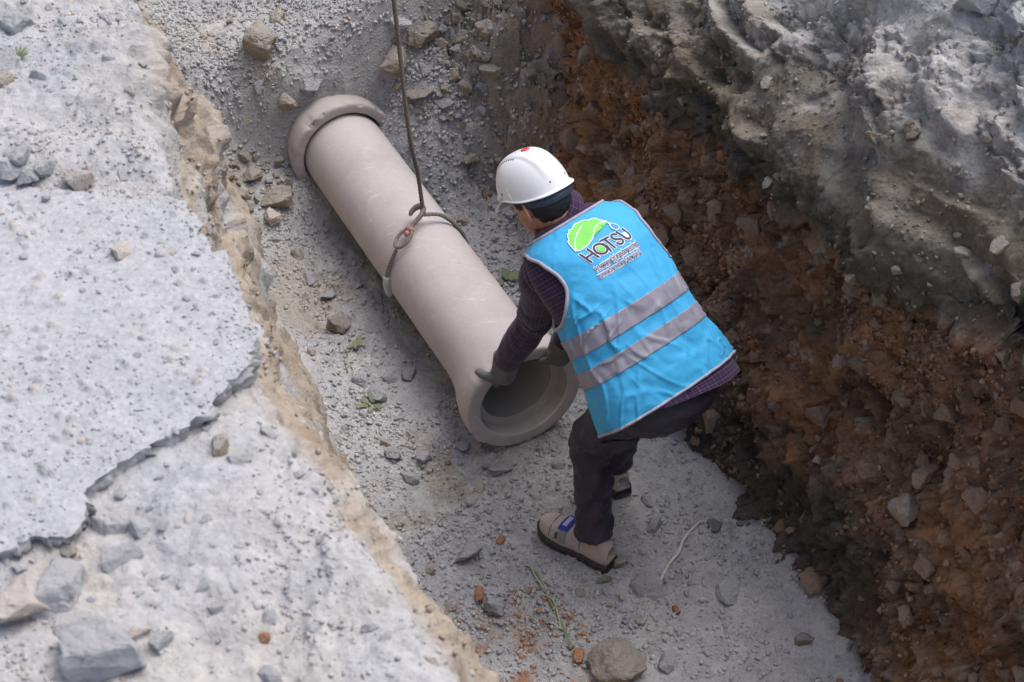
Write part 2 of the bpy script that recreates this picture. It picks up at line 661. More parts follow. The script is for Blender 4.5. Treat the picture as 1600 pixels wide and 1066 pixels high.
C = lerp(C, A3(0.33, 0.30, 0.27), tal * sstep(2.0, 2.2, Tg) * sstep(0.1, 0.5, f1) * 0.6)
FLOOR = G.reshape(-1, 3)
FLOORN = gridnormals(G).reshape(-1, 3)
if FLOORN[500, 2] < 0:
    FLOORN = -FLOORN
floor = mesh('trench_floor', FLOOR, gridfaces(*G.shape[:2])[:, ::-1].copy(), M_FLOOR, col=C.reshape(-1, 3))
floor['kind'] = 'structure'
FLOORCOL = C.reshape(-1, 3)

# ---- right trench wall: brown stony soil under an overhanging crust of pale silt
RS = [-1.0, 1.0, 2.17, 2.8, 3.5, 4.45, 5.2, 6.0, 9.0]
LZ = np.array([1.62, 1.58, 1.43, 1.21, 1.10, 0.90, 0.95, 1.05, 1.2])
BT = np.array([2.15, 2.15, 2.17, 2.19, 2.14, 2.22, 2.22, 2.25, 2.25])
one = np.ones(len(RS))
S = srows(-1.0, 1.75, 5.9, 9.0, 0.0060, 0.05)
curves = [(RS, BT - 0.03, -0.2 * one), (RS, BT + 0.03, 0.02 * one), (RS, BT + 0.20, LZ * 0.55), (RS, BT + 0.26, LZ - 0.16),
          (RS, 2.36 * one, LZ - 0.03), (RS, 2.40 * one, LZ + 0.13), (RS, 2.58 * one, LZ + 0.40), (RS, 2.88 * one, LZ + 0.62),
          (RS, 3.4 * one, LZ * 0.3 + 1.9), (RS, 9 * one, 2.55 * one)]
G, U = loft(S, curves, [10, 84, 70, 26, 26, 52, 56, 44, 20], 5)
Ub = np.repeat(U[None], G.shape[0], 0)
Sg = G @ SD
N = gridnormals(G)
if (N[300, 60] @ TD) > 0:
    N = -N
up = sstep(3.35, 3.8, Ub + 0.22 * fbm(G, 5, 2, off=7))   # 1 = pale crust above the lip
w1, w2, wr = worley(G, 11)
w3, w4, wq = worley(G, 27, 1.7)
clod = (wr - 0.35) * sstep(0.0, 0.30, w2 - w1)
clod2 = (wq - 0.4) * sstep(0.0, 0.35, w4 - w3)
fa, fb, fc = facet(G, 8, 1.3), facet(G, 19, 2.6), facet(G, 44, 3.9)
D_b = 0.060 * fbm(G, 3.5, 3) + 0.040 * fa + 0.023 * fb + 0.010 * fc + 0.018 * clod + 0.004 * fbm(G, 60, 2)
# crust: ledges stretched along the trench, smooth machine-cut faces between crumbly ones
Ga = np.stack([Sg * 0.55, G @ TD, G[..., 2]], -1)
led = np.abs(pn(Ga, 5, 3.1))
smooth = sstep(-0.22, 0.18, fbm(Ga, 2.6, 2, off=13))
saw = G[..., 2] * 5.2 + 0.9 * fbm(Ga, 2.4, 2, off=19)
saw = saw - np.floor(saw)
saw = np.where(saw > 0.86, (1 - saw) / 0.14, saw / 0.86)
D_u = 0.095 * fbm(Ga, 3.2, 3, off=5) + 0.07 * (0.35 - led) + 0.085 * (saw - 0.5) * sstep(-0.12, 0.40, fbm(G, 2.6, 2, off=29)) + (1 - 0.82 * smooth) * (0.044 * fa + 0.022 * fb + 0.009 * fc + 0.014 * fbm(G, 16, 3, 0.6) + 0.005 * fbm(G, 50, 2)) + 0.002 * fbm(G, 60, 2)
lipz = np.exp(-((Ub - 4.0) / 0.5) ** 2)
D = D_b * (1 - up) + D_u * up + lipz * 0.035 * fbm(Ga, 6, 3, off=17)
# a fissure running down through the brown soil
fs = np.array([st(atz(x, y, 0))[0] for x, y in [(0, 0)]])
zrel = G[..., 2]
fz = np.interp(Sg, [2.05, 2.35, 2.62, 2.80, 3.0], [0.30, 0.52, 0.62, 0.72, 0.70])
D -= 0.055 * np.exp(-((zrel - fz - 0.03 * pn(G, 9)) / 0.016) ** 2) * sstep(2.1, 2.3, Sg) * (1 - sstep(2.8, 3.0, Sg)) * (1 - up)
G = G + N * D[..., None]
N = gridnormals(G)
if (N[300, 60] @ TD) > 0:
    N = -N
C = np.broadcast_to(BROWN, G.shape).copy()
C = lerp(C, ORANGE, sstep(-0.15, 0.4, fbm(G, 2.6, 4, off=23)) * 0.8)
C = lerp(C, ORANGE * 1.15, sstep(3.6, 4.3, Sg + 0.3 * fbm(G, 3, 2, off=73)) * sstep(0.3, 0.9, Ub) * 0.75)
C = lerp(C, A3(0.165, 0.112, 0.082), sstep(0.05, 0.5, fbm(G, 3.5, 3, off=33)) * 0.8)
C = lerp(C, A3(0.36, 0.275, 0.21), (wr > 0.80) * sstep(0.05, 0.25, w2 - w1) * 0.7)
C = lerp(C, A3(0.40, 0.33, 0.265), (wq > 0.86) * sstep(0.05, 0.3, w4 - w3) * 0.7)
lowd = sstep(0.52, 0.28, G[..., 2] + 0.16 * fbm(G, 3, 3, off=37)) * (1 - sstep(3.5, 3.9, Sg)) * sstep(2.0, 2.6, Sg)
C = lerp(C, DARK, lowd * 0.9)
C = lerp(C, A3(0.24, 0.225, 0.205), sstep(4.75, 5.15, Sg - 0.5 * (G[..., 2] - 0.5) + 0.2 * fbm(G, 4, 3, off=43)) * sstep(0.9, 0.7, G[..., 2]) * 0.85)
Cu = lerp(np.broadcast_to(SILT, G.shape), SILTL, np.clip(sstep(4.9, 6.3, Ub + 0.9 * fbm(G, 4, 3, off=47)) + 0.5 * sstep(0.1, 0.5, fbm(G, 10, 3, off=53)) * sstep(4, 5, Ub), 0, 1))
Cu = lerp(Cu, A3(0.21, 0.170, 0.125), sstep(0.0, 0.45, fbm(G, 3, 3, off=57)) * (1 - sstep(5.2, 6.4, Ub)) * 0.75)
Cu = lerp(Cu, A3(0.115, 0.098, 0.078), (1 - sstep(4.1, 5.0, Ub + 0.5 * fbm(G, 3, 3, off=67))) * 0.75)  # shade low on the crust, painted in as a darker brown-grey
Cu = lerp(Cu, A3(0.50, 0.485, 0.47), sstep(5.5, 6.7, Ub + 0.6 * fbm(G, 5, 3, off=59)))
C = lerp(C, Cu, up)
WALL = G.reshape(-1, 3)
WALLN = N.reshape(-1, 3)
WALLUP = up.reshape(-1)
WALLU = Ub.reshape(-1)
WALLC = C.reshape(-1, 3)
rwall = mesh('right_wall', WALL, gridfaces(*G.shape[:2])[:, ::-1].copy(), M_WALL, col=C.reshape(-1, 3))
rwall['kind'] = 'structure'

# ---- broken slab of old road surface lying on the left bank
ZS = 2.462
oc = [(250, 306), (300, 326), (330, 372), (362, 420), (390, 480), (407, 518), (385, 560), (352, 590), (338, 630), (300, 662), (268, 682),
      (235, 700), (200, 716), (160, 738), (134, 764), (140, 800), (128, 826), (98, 846), (60, 838), (30, 846), (0, 856), (-120, 890), (-330, 880),
      (-600, 800), (-700, 550), (-560, 320), (-300, 272), (-120, 280), (0, 288), (80, 296), (150, 304), (200, 300)]
OP = np.array([atz(x, y, ZS) for x, y in oc])
OP = np.vstack([OP, OP[:1]])
seg = np.concatenate([[0], np.cumsum(np.linalg.norm(np.diff(OP, axis=0), axis=1))])
x = np.linspace(0, seg[-1], 760, endpoint=False)
O = np.stack([np.interp(x, seg, OP[:, k]) for k in range(3)], -1)
cen = atz(-150, 580, ZS)
rad = O - cen
rad_u = rad / np.linalg.norm(rad, axis=1)[:, None]
O = O + rad_u * (0.012 * facet(O, 13, 2.0) + 0.006 * facet(O, 40, 6.0))[:, None]
ring = []
rr = 1 - (np.linspace(1, 0, 105) ** 1.3)
for r in rr:
    P = cen + (O - cen) * r
    ring.append(P)
depth = [0.0015, 0.005, 0.010, 0.016, 0.022, 0.028, 0.034, 0.040, 0.047, 0.054, 0.062, 0.075]
for d in depth:
    P = O - A3(0, 0, d)
    inn = 0.0035 * min(d / 0.004, 1) + 0.25 * max(d - 0.01, 0)
    P = P - rad_u * inn + rad_u * (min(d / 0.01, 1) * (0.012 * facet(P, 22, 4) + 0.008 * facet(P * A3(1, 1, 1.6), 55, 7)))[:, None]
    ring.append(P)
G = np.array(ring)
nt = len(rr)
G[:nt, :, 2] += (0.006 * fbm(G[:nt], 4, 2) + 0.0022 * fbm(G[:nt], 25, 3))
w1, w2, wr = worley(G[:nt], 42)
G[:nt, :, 2] += 0.006 * sstep(0.42, 0.2, w1) * (wr > 0.72) * sstep(1.0, 0.97, rr)[:, None]
C = np.broadcast_to(A3(0.385, 0.381, 0.392), G.shape).copy()
C[:nt] = lerp(C[:nt], A3(0.335, 0.34, 0.365), sstep(0.0, 0.6, fbm(G[:nt], 6, 3, off=3)) * 0.5)
C[:nt] = lerp(C[:nt], A3(0.37, 0.34, 0.31), (sstep(0.42, 0.25, w1) * (wr > 0.88)) * 0.7)
sidec = np.array([0] * nt + [0.0, 0.2, 0.5, 0.75, 0.9] + [1] * 7)
C = lerp(C, A3(0.34, 0.335, 0.335), np.repeat(sidec[:, None], G.shape[1], 1))
C[nt + 2:] = lerp(C[nt + 2:], A3(0.41, 0.40, 0.40), sstep(-0.15, 0.3, fbm(G[nt + 2:], 26, 3)) * 0.8)
SLAB = G[:nt].reshape(-1, 3)
SLABC = C[:nt].reshape(-1, 3)
SLABN = np.broadcast_to(A3(0, 0, 1), SLAB.shape)
slab = mesh('road_slab', G.reshape(-1, 3), gridfaces(*G.shape[:2], True), M_SLAB, col=C.reshape(-1, 3))
slab['kind'] = 'structure'

# ------------------------------------------------------------------ concrete pipes
def concrete_mat(name, base, dusty=0.0):
    k = NT(name)
    P = k.coord()
    c = k.mix(k.noise(P, 3.5, 4), tuple(base * 0.93), tuple(base * 1.07))
    c = k.mix(1.0, c, k.ramp(k.noise(P, 120, 4, 0.7), [(0.3, 0.93), (0.7, 1.06)]), 'MULTIPLY')
    mp = k.add('ShaderNodeMapping')
    k.set(mp.inputs[0], P)
    mp.inputs['Rotation'].default_value = (0.4, 0.3, 0.9)
    mp.inputs['Scale'].default_value = (1, 7, 3)
    scr = k.ramp(k.noise(mp.outputs[0], 9, 6, 0.75), [(0.585, 0), (0.66, 1)])
    zone = k.ramp(k.noise(P, 4.5, 2), [(0.45, 0), (0.56, 1)])
    c = k.mix(k.math('MULTIPLY', k.math('MULTIPLY', scr, zone), 0.75), c, (0.60, 0.57, 0.565))
    pit = k.ramp(k.voro(P, 130), [(0.05, 1), (0.12, 0)])
    pz = k.ramp(k.noise(P, 30, 2), [(0.55, 0), (0.65, 1)])
    c = k.mix(k.math('MULTIPLY', k.math('MULTIPLY', pit, pz), 0.5), c, tuple(base * 0.4))
    st_ = k.ramp(k.noise(P, 5, 6, 0.75), [(0.48, 0), (0.68, 1)])
    c = k.mix(k.math('MULTIPLY', st_, 0.6), c, tuple(base * A3(0.82, 0.80, 0.78)))
    if dusty:
        c = k.mix(k.math('MULTIPLY', k.ramp(k.noise(P, 6, 5), [(0.3, 0), (0.6, 1)]), dusty), c, (0.36, 0.345, 0.33))
    nb = k.bump(k.noise(P, 25, 6, 0.6), 0.25, 0.004)
    nb = k.bump(k.math('MULTIPLY', pit, pz), -0.4, 0.002, nb)
    return k.out(c, 0.85, nb, 0.25)


M_CONC = concrete_mat('pinkish_grey_concrete', A3(0.44, 0.405, 0.405))
M_CONC2 = concrete_mat('dusty_grey_concrete', A3(0.40, 0.355, 0.345), 0.6)
M_CEMENT = concrete_mat('grey_cement_lining', A3(0.44, 0.42, 0.405))


def lathe(prof, c, d, n=120, jag=0.0, amp=0.0):
    """prof: list of (u, r) with u metres along d from c"""
    d = unit(d)
    e1 = unit(np.cross(d, A3(0, 0, 1)))
    e2 = np.cross(e1, d)
    th = np.linspace(0, 2 * math.pi, n, endpoint=False)
    prof = np.array(prof)
    G = c + prof[:, 0, None, None] * d + prof[:, 1, None, None] * (np.cos(th)[None, :, None] * e1 + np.sin(th)[None, :, None] * e2)
    if amp:
        G = G + (amp * fbm(G, 9, 3))[..., None] * unit(d)
        ax = c + ((G - c) @ d)[..., None] * d
        G = G + (G - ax) * (amp * 1.6 * fbm(G, 7, 2))[..., None]
    return G


def densify(prof, step=0.02):
    out = []
    for a, b in zip(prof[:-1], prof[1:]):
        n = max(1, int(math.hypot(b[0] - a[0], b[1] - a[1]) / step))
        for k in range(n):
            w = k / n
            out.append((a[0] + (b[0] - a[0]) * w, a[1] + (b[1] - a[1]) * w))
    out.append(prof[-1])
    return out


RO, RB, RI = 0.166, 0.218, 0.128       # barrel, bell, bore


def bell_outer(L):
    return [(0.003, RB - 0.003), (0.008, RB), (0.05, RB - 0.001), (0.08, RB - 0.005), (0.115, RB - 0.015), (0.15, RB - 0.029), (0.185, RO + 0.013), (0.23, RO + 0.005), (0.29, RO), (L, RO)]


def make_pipe(c, d, L, mat, label, group, chip, gap=0.0):
    root = empty('concrete_pipe', c - A3(0, 0, RB))
    tag(root, label, 'pipe', group)
    # outer skin: from the rim face to the spigot end
    face = [(0.0, 0.168 + gap), (-0.001, 0.180 + gap), (-0.001, 0.202), (0.0, RB - 0.008)]
    pr = densify(face + bell_outer(L) + [(L + 0.001, RO - 0.006), (L + 0.001, RI + 0.002)], 0.022)
    G = lathe(pr, c, d, 140, amp=0.0016)
    u = np.array([p[0] for p in pr])
    r = np.array([p[1] for p in pr])
    # knocks along the rim's outer edge
    e = np.exp(-((u - 0.004) / 0.012) ** 2) * (r > 0.19)
    nz = fbm(G, 22, 3, off=chip)
    k = np.clip(nz - 0.22, 0, 1) * e[:, None]
    G = G + k[..., None] * 0.016 * unit(d)
    ax = c + ((G - c) @ unit(d))[..., None] * unit(d)
    G = G - (G - ax) * (k * 0.10)[..., None]
    ob = mesh('barrel', G.reshape(-1, 3), gridfaces(*G.shape[:2], True)[:, ::-1].copy(), mat, root)
    ob.data.set_sharp_from_angle(angle=math.radians(34))
    inn = [(0.0, 0.168 + gap), (0.004, 0.164 + gap), (0.03, 0.162 + gap), (0.056, 0.161 + gap), (0.058, 0.156 + gap), (0.060, 0.137), (0.063, 0.134), (0.080, 0.133), (0.10, 0.130), (0.13, RI), (L, RI)]
    pr = densify(inn, 0.03)
    G = lathe(pr, c, d, 140, amp=0.0012)
    ob = mesh('socket_lining', G.reshape(-1, 3), gridfaces(*G.shape[:2], True), M_CEMENT, root)
    ob.data.set_sharp_from_angle(angle=math.radians(34))
    return root


PLEN = float(np.linalg.norm(PE - PB)) + 0.07
make_pipe(PB, PD, PLEN, M_CONC, 'clean pinkish grey concrete pipe held by the worker and slung from the rope', 'concrete sewer pipes', 3.0)
make_pipe(PB + PD * (PLEN - 0.062) + A3(0, 0, 0.004), unit(PD - A3(0, 0, 0.01)), 1.2, M_CONC2,
          'dust covered concrete pipe half buried in gravel with only its bell showing', 'concrete sewer pipes', 9.0, 0.012)

# ------------------------------------------------------------------ wire rope sling
M_ROPE = simple_mat('weathered_steel_rope', A3(0.14, 0.115, 0.10), 0.7, 120, 0.35, 0.6, 0.003)
M_ROPE2 = simple_mat('pale_weathered_rope', A3(0.22, 0.19, 0.17), 0.75, 120, 0.35, 0.6, 0.003)
M_HOOK = simple_mat('rusty_forged_steel', A3(0.17, 0.125, 0.13), 0.6, 60, 0.4, 0.5, 0.003, 0.5)
M_RED = simple_mat('worn_red_paint', A3(0.36, 0.17, 0.15), 0.7, 90, 0.5, 0.5, 0.002)
M_FERR = simple_mat('aluminium_ferrule', A3(0.42, 0.40, 0.39), 0.55, 80, 0.2, 0.3, 0.002, 0.5)


def rope(pts, r, strands=4, pitch=0.055, step=0.006):
    P = catmull(np.array(pts), 400)
    ln = np.concatenate([[0], np.cumsum(np.linalg.norm(np.diff(P, axis=0), axis=1))])
    x = np.arange(0, ln[-1], step)
    P = np.stack([np.interp(x, ln, P[:, k]) for k in range(3)], -1)
    T, N, B = frames(P)
    parts = []
    for s in range(strands):
        a = x / pitch * 2 * math.pi + s * 2 * math.pi / strands
        Q = P + (r * 0.55) * (np.cos(a)[:, None] * N + np.sin(a)[:, None] * B)
        parts.append(tube(np.column_stack([Q, np.full(len(Q), r * 0.45)]), m=5, smoothc=False))
    return join(parts)


E1 = unit(np.cross(PD, A3(0, 0, 1)))      # to the right of the pipe
E2 = np.cross(E1, PD)
# station of the sling along the pipe
uu = np.linspace(0.5, PLEN, 200)
tops = np.array([PB + PD * u_ + E2 * (RO + 0.03) for u_ in uu])
px, py, _ = proj(tops)
us = uu[np.argmin((px - 650) ** 2 + (py - 352) ** 2)]
RC = PB + PD * us


def onr(deg, r, du=0.0):
    a = math.radians(deg)
    return RC + PD * du + r * (math.cos(a) * E1 + math.sin(a) * E2)


rr_ = RO + 0.0085
hook_top = onr(88, RO + 0.050, 0.012)
link_c = onr(119, RO + 0.030, -0.035)
link_end = onr(133, RO + 0.026, -0.05)
sl = empty('wire_rope_sling', onr(90, RO))
tag(sl, 'rusty steel wire rope sling with swivel hook hanging down and looped round the pipe', 'sling')
# lifting line, up and out of the picture
p0 = hook_top + A3(0, 0, -0.004)
p1 = atz(641, 220, 0.75)
p2 = atz(615, 0, 1.22)
dd = unit(p2 - p0)
V, F, U_ = rope([p0, p0 + dd * 0.15 + A3(0.0, 0, 0), p1, p2, p2 + dd * 1.2, p2 + dd * 4.5], 0.0085)
mesh('lifting_rope', V, F, M_ROPE, sl)
pts = [hook_top + A3(0, 0, -0.006), onr(70, RO + 0.034, 0.012), onr(52, RO + 0.016, 0.016), onr(40, rr_, 0.016), onr(20, rr_, 0.012)]
pts += [onr(a, rr_ + 0.001, 0.006 - (20 - a) * 0.0002) for a in range(0, -180, -20)]
pts += [onr(a, rr_ + 0.001, -0.045) for a in (180 - 0, 168, 156)] + [onr(146, RO + 0.014, -0.048), link_end]
V, F, U_ = rope(pts, 0.0082)
mesh('choker_rope', V, F, M_ROPE2, sl)
fp = [onr(a, rr_ + 0.001, -0.045) for a in (200, 192, 184, 177, 171)]
mesh('ferrule', *tube(np.column_stack([np.array(fp), [0.0125, 0.0145, 0.0145, 0.0145, 0.012]]), 14, 12)[:2], M_FERR, sl)
# rope eye round the link
ax_l = unit(link_end - hook_top)          # direction from hook down the link
nrm = unit(onr(115, 1.0) - RC)            # away from the pipe
sd_ = np.cross(ax_l, nrm)


def ringpath(c, ax, sdv, a, b, n=26, a0=0, a1=360):
    th = np.radians(np.linspace(a0, a1, n))
    return np.array([c + a * math.cos(t) * ax + b * math.sin(t) * sdv for t in th])


Lp = ringpath(link_c, ax_l, sd_, 0.042, 0.026, 40)
mesh('swivel_link', *tube(np.column_stack([Lp, np.full(len(Lp), 0.0065)]), m=10, smoothc=False)[:2], M_HOOK, sl)
lk_top = link_c - ax_l * 0.042
V, F, _ = ellipsoid(lk_top, [sd_, ax_l, nrm], [0.022, 0.011, 0.010])
mesh('swivel_block', V, F, M_RED, sl)
V, F, _ = ellipsoid(lk_top + ax_l * 0.021, [sd_, ax_l, nrm], [0.010, 0.012, 0.010])
mesh('swivel_nut', V, F, M_RED, sl)
shank = [lk_top, lk_top - ax_l * 0.022, lk_top - ax_l * 0.045 + sd_ * -0.002]
hk = [np.append(p, 0.0085) for p in shank]
bc = lk_top - ax_l * 0.075 + sd_ * 0.022 * 1
sgn = 1.0
cc = lk_top - ax_l * 0.066 + sd_ * 0.021
for a_, r_ in zip(range(170, -60, -23), [0.0095, 0.0105, 0.0115, 0.012, 0.012, 0.0115, 0.011, 0.010, 0.009, 0.006]):
    t = math.radians(a_)
    hk.append(np.append(cc + sd_ * 0.024 * math.cos(t) - ax_l * 0.030 * math.sin(t), r_))
mesh('hook', *tube(np.array(hk), 60, 12)[:2], M_HOOK, sl)

# ------------------------------------------------------------------ worker
def cloth_mat(name, col, var=0.12, rough=0.85, weave=900, fold=0.3, sheen=0.2, dust=0.0):
    k = NT(name)
    P = k.coord()
    c = k.mix(1.0, tuple(col), k.ramp(k.noise(P, 12, 5, 0.6), [(0.25, 1 - var), (0.75, 1 + var)]), 'MULTIPLY')
    if dust:
        c = k.mix(k.math('MULTIPLY', k.ramp(k.noise(P, 9, 6, 0.7), [(0.5, 0), (0.72, 1)]), dust), c, (0.30, 0.27, 0.26))
    nb = k.bump(k.noise(P, 28, 4, 0.55), fold, 0.010)
    nb = k.bump(k.noise(P, weave, 2, 0.5), 0.25, 0.001, nb)
    k.b.inputs['Sheen Weight'].default_value = sheen
    return k.out(c, rough, nb, 0.25)


def plaid_mat(name):
    k = NT(name)
    uv = k.add('ShaderNodeUVMap').outputs[0]
    sx = k.add('ShaderNodeSeparateXYZ')
    k.set(sx.inputs[0], uv)

    def line(s, period, width, ph=0.0):
        f = k.math('FRACT', k.math('ADD', k.math('MULTIPLY', s, 1 / period), ph))
        return k.math('LESS_THAN', f, width)
    c = k.mix(k.noise(k.coord(), 20, 4), (0.020, 0.012, 0.026), (0.034, 0.020, 0.042))
    for s in (sx.outputs['X'], sx.outputs['Y']):
        c = k.mix(k.math('MULTIPLY', line(s, 0.012, 0.42), 0.5), c, (0.020, 0.014, 0.055))
        c = k.mix(k.math('MULTIPLY', line(s, 0.012, 0.16, 0.3), 0.30), c, (0.16, 0.070, 0.14))
        c = k.mix(k.math('MULTIPLY', line(s, 0.024, 0.06, 0.65), 0.28), c, (0.26, 0.18, 0.27))
    nb = k.bump(k.noise(k.coord(), 30, 4), 0.35, 0.010)
    k.b.inputs['Sheen Weight'].default_value = 0.15
    return k.out(c, 0.9, nb, 0.2)


M_VEST = cloth_mat('sky_blue_vest_fabric', A3(0.045, 0.36, 0.66), 0.05, 0.6, 700, 0.22, 0.1)
M_STRIPE = simple_mat('grey_reflective_tape', A3(0.235, 0.23, 0.285), 0.45, 30, 0.12, 0.15, 0.003, 0.5)
M_PIPING = simple_mat('grey_binding', A3(0.34, 0.33, 0.40), 0.7, 60, 0.1, 0.2, 0.001)
M_SHIRT = plaid_mat('purple_checked_shirt')
M_TROU = cloth_mat('charcoal_work_trousers', A3(0.036, 0.032, 0.047), 0.25, 0.45, 800, 0.6, 0.0, 0.06)
M_SKIN = simple_mat('skin', A3(0.42, 0.20, 0.13), 0.55, 60, 0.12, 0.2, 0.002, 0.4)
M_HAIR = simple_mat('black_hair', A3(0.010, 0.009, 0.010), 0.5, 200, 0.4, 0.8, 0.004, 0.5)
M_HELM = simple_mat('white_helmet_plastic', A3(0.74, 0.745, 0.77), 0.32, 12, 0.03, 0.02, 0.001, 0.5)
M_HDOT = simple_mat('red_plastic', A3(0.75, 0.05, 0.05), 0.4, 40, 0.05, 0.0, 0.001, 0.5)
M_HHOLE = simple_mat('dark_vent', A3(0.01, 0.01, 0.012), 0.9)
M_BAND = simple_mat('slate_blue_headband', A3(0.045, 0.055, 0.085), 0.5, 60, 0.2, 0.2, 0.002, 0.4)
M_GLOVE = cloth_mat('grey_work_glove', A3(0.125, 0.12, 0.125), 0.25, 0.8, 600, 0.5, 0.1, 0.5)
M_SUEDE = cloth_mat('beige_suede', A3(0.40, 0.34, 0.31), 0.18, 0.95, 900, 0.25, 0.3, 0.25)
M_SOLE = simple_mat('dark_rubber_sole', A3(0.045, 0.043, 0.048), 0.8, 60, 0.35, 0.5, 0.003)
M_STRAP = simple_mat('grey_strap', A3(0.25, 0.24, 0.25), 0.8, 60, 0.15, 0.2, 0.001)
M_BLUE = simple_mat('royal_blue_tab', A3(0.022, 0.045, 0.36), 0.6, 40, 0.1, 0.2, 0.001)
M_PALE = simple_mat('pale_patch', A3(0.42, 0.43, 0.50), 0.7, 60, 0.1, 0.1, 0.001)
M_EYE = simple_mat('eye_white', A3(0.7, 0.68, 0.65), 0.2, 20, 0.05, 0, 0.001, 0.5)

person = empty('person', (0.32, 3.6, 0.0))
tag(person, 'bending worker in white helmet and blue vest gripping the pipe bell with both hands', 'person')

# --- skeleton (metres, floor at z = 0)
SP = np.array([[0.452, 3.465, 0.755], [0.365, 3.545, 0.885], [0.245, 3.682, 1.045], [0.140, 3.800, 1.155]])
axis = unit(SP[-1] - SP[0])
lat = A3(-0.86, -0.51, 0)
lat = unit(lat - axis * (lat @ axis))
front = np.cross(lat, axis)
back = -front
L_SH, R_SH = A3(0.100, 3.675, 1.040), A3(0.318, 3.835, 1.055)
L_EL, R_EL = A3(0.068, 3.800, 0.745), A3(0.275, 3.975, 0.775)
PELV = A3(0.447, 3.468, 0.82)
hl_ = A3(-0.86, -0.51, 0)
L_HIP, R_HIP = PELV + hl_ * 0.088, PELV - hl_ * 0.088
L_KN, R_KN = A3(0.246, 3.566, 0.450), A3(0.372, 3.735, 0.470)
L_AN, R_AN = A3(0.265, 3.466, 0.100), A3(0.345, 3.792, 0.100)

# --- torso sections: v, half width, depth at the back, depth at the front
TS = np.array([[0.00, .232, .150, .140], [0.12, .226, .146, .136], [0.30, .210, .134, .130], [0.50, .200, .136, .130], [0.70, .203, .136, .122],
               [0.82, .202, .122, .105], [0.90, .182, .098, .085], [0.96, .130, .082, .072], [1.00, .082, .076, .068]])
SPL = catmull(SP, 161)
TLEN = float(np.sum(np.linalg.norm(np.diff(SPL, axis=0), axis=1)))


def torso(nv, nt, v0=0.0, v1=1.0, shrink=0.0, disp=None):
    v = np.linspace(v0, v1, nv)
    vc = np.clip(v, 0, 1)
    c = np.stack([np.interp(vc, np.linspace(0, 1, 161), SPL[:, k]) for k in range(3)], -1) + (v - vc)[:, None] * axis * TLEN
    c = c + back * (0.018 * np.sin(vc * math.pi))[:, None]
    w, db, df = [np.interp(vc, TS[:, 0], TS[:, k]) for k in (1, 2, 3)]
    for a in (w, db, df):
        for _ in range(3):
            a[1:-1] = (a[:-2] + 2 * a[1:-1] + a[2:]) / 4
    th = np.linspace(-math.pi, math.pi, nt, endpoint=False)
    e = 2 / 2.35
    sx_ = np.sign(np.sin(th)) * np.abs(np.sin(th)) ** e
    cx_ = np.sign(np.cos(th)) * np.abs(np.cos(th)) ** e
    dep = np.where(cx_[None] > 0, (db - shrink)[:, None], (df - shrink)[:, None])
    G = c[:, None] + ((w - shrink)[:, None] * sx_[None])[..., None] * lat + (dep * cx_[None])[..., None] * back
    if disp is not None:
        N = G - c[:, None]
        N = N - (N @ axis)[..., None] * axis
        N /= np.linalg.norm(N, axis=-1, keepdims=True) + 1e-9
        G = G + N * disp(np.repeat(v[:, None], nt, 1), np.repeat(th[None], nv, 0), G)[..., None]
    return G, v, th


def vest_folds(v, th, G):
    # soft folds running from the left armhole, slack creases near the hem, shallow drape
    Q = np.stack([th * 0.55 + v * 0.9, v * 2.6 - th * 0.35, np.zeros_like(v)], -1)
    d = 0.006 * fbm(Q, 2.6, 3, off=2)
    a = np.exp(-((th - 1.0) / 0.45) ** 2) * np.exp(-((v - 0.52) / 0.2) ** 2)
    d = d + a * 0.007 * np.sin(26 * (v * 0.62 + (th - 1.0) * 0.10) + 2.2 * pn(Q, 2))
    h = sstep(0.30, 0.0, v)
    Q2 = np.stack([th * 2.2, v * 1.2, np.zeros_like(v)], -1)
    d = d + h * 0.012 * pn(Q2, 1.1, 4.2)
    r_ = np.abs(pn(np.stack([th * 1.3 + v * 2, v * 3 - th, np.zeros_like(v)], -1), 1.1, 8))
    d = d - sstep(0.30, 0.0, r_) * 0.0030 * sstep(0.75, 0.4, v)
    def crease(a, b, c, f, o_):
        q = pn(np.stack([th * a + v * b, v * c - th * 0.4, np.zeros_like(v)], -1), f, o_)
        return np.clip(1 - np.abs(q) / 0.16, 0, 1) ** 2
    m1 = sstep(-0.1, 0.3, pn(np.stack([th * 0.9, v * 1.6, np.zeros_like(v)], -1), 1.3, 5.5))
    d = d + 0.0078 * m1 * crease(1.6, 2.2, 1.2, 1.5, 3.7) * sstep(0.95, 0.6, v)
    d = d + 0.0060 * (1 - m1) * crease(2.4, -2.6, 2.0, 1.7, 9.1) * sstep(0.8, 0.3, v)
    low = np.exp(-((th + 0.9) / 0.6) ** 2) * sstep(0.34, 0.05, v)
    d = d + 0.0085 * low * crease(3.5, 3.0, 4.0, 1.5, 12.0)
    arm_ = np.exp(-((th - 0.85) / 0.35) ** 2) * np.exp(-((v - 0.46) / 0.14) ** 2)
    d = d + 0.014 * arm_ * crease(1.2, 6.0, 6.0, 1.3, 1.9)
    return d + 0.006 * h


VG, VV, VT = torso(170, 300, 0.0, 1.0, 0.0, vest_folds)
VTOP = 0.958
VN = gridnormals(VG, True)
if (VN[60, 150] @ back) < 0:
    VN = -VN
TH2 = np.repeat(VT[None], len(VV), 0)
V2 = np.repeat(VV[:, None], len(VT), 1)


def holef(th, v):
    """<1 inside an arm hole"""
    s = np.abs(th)
    return np.sqrt(((s - 1.72) / 0.86) ** 2 + ((v - 0.735) / 0.185) ** 2)


hf_ = holef(TH2, V2)
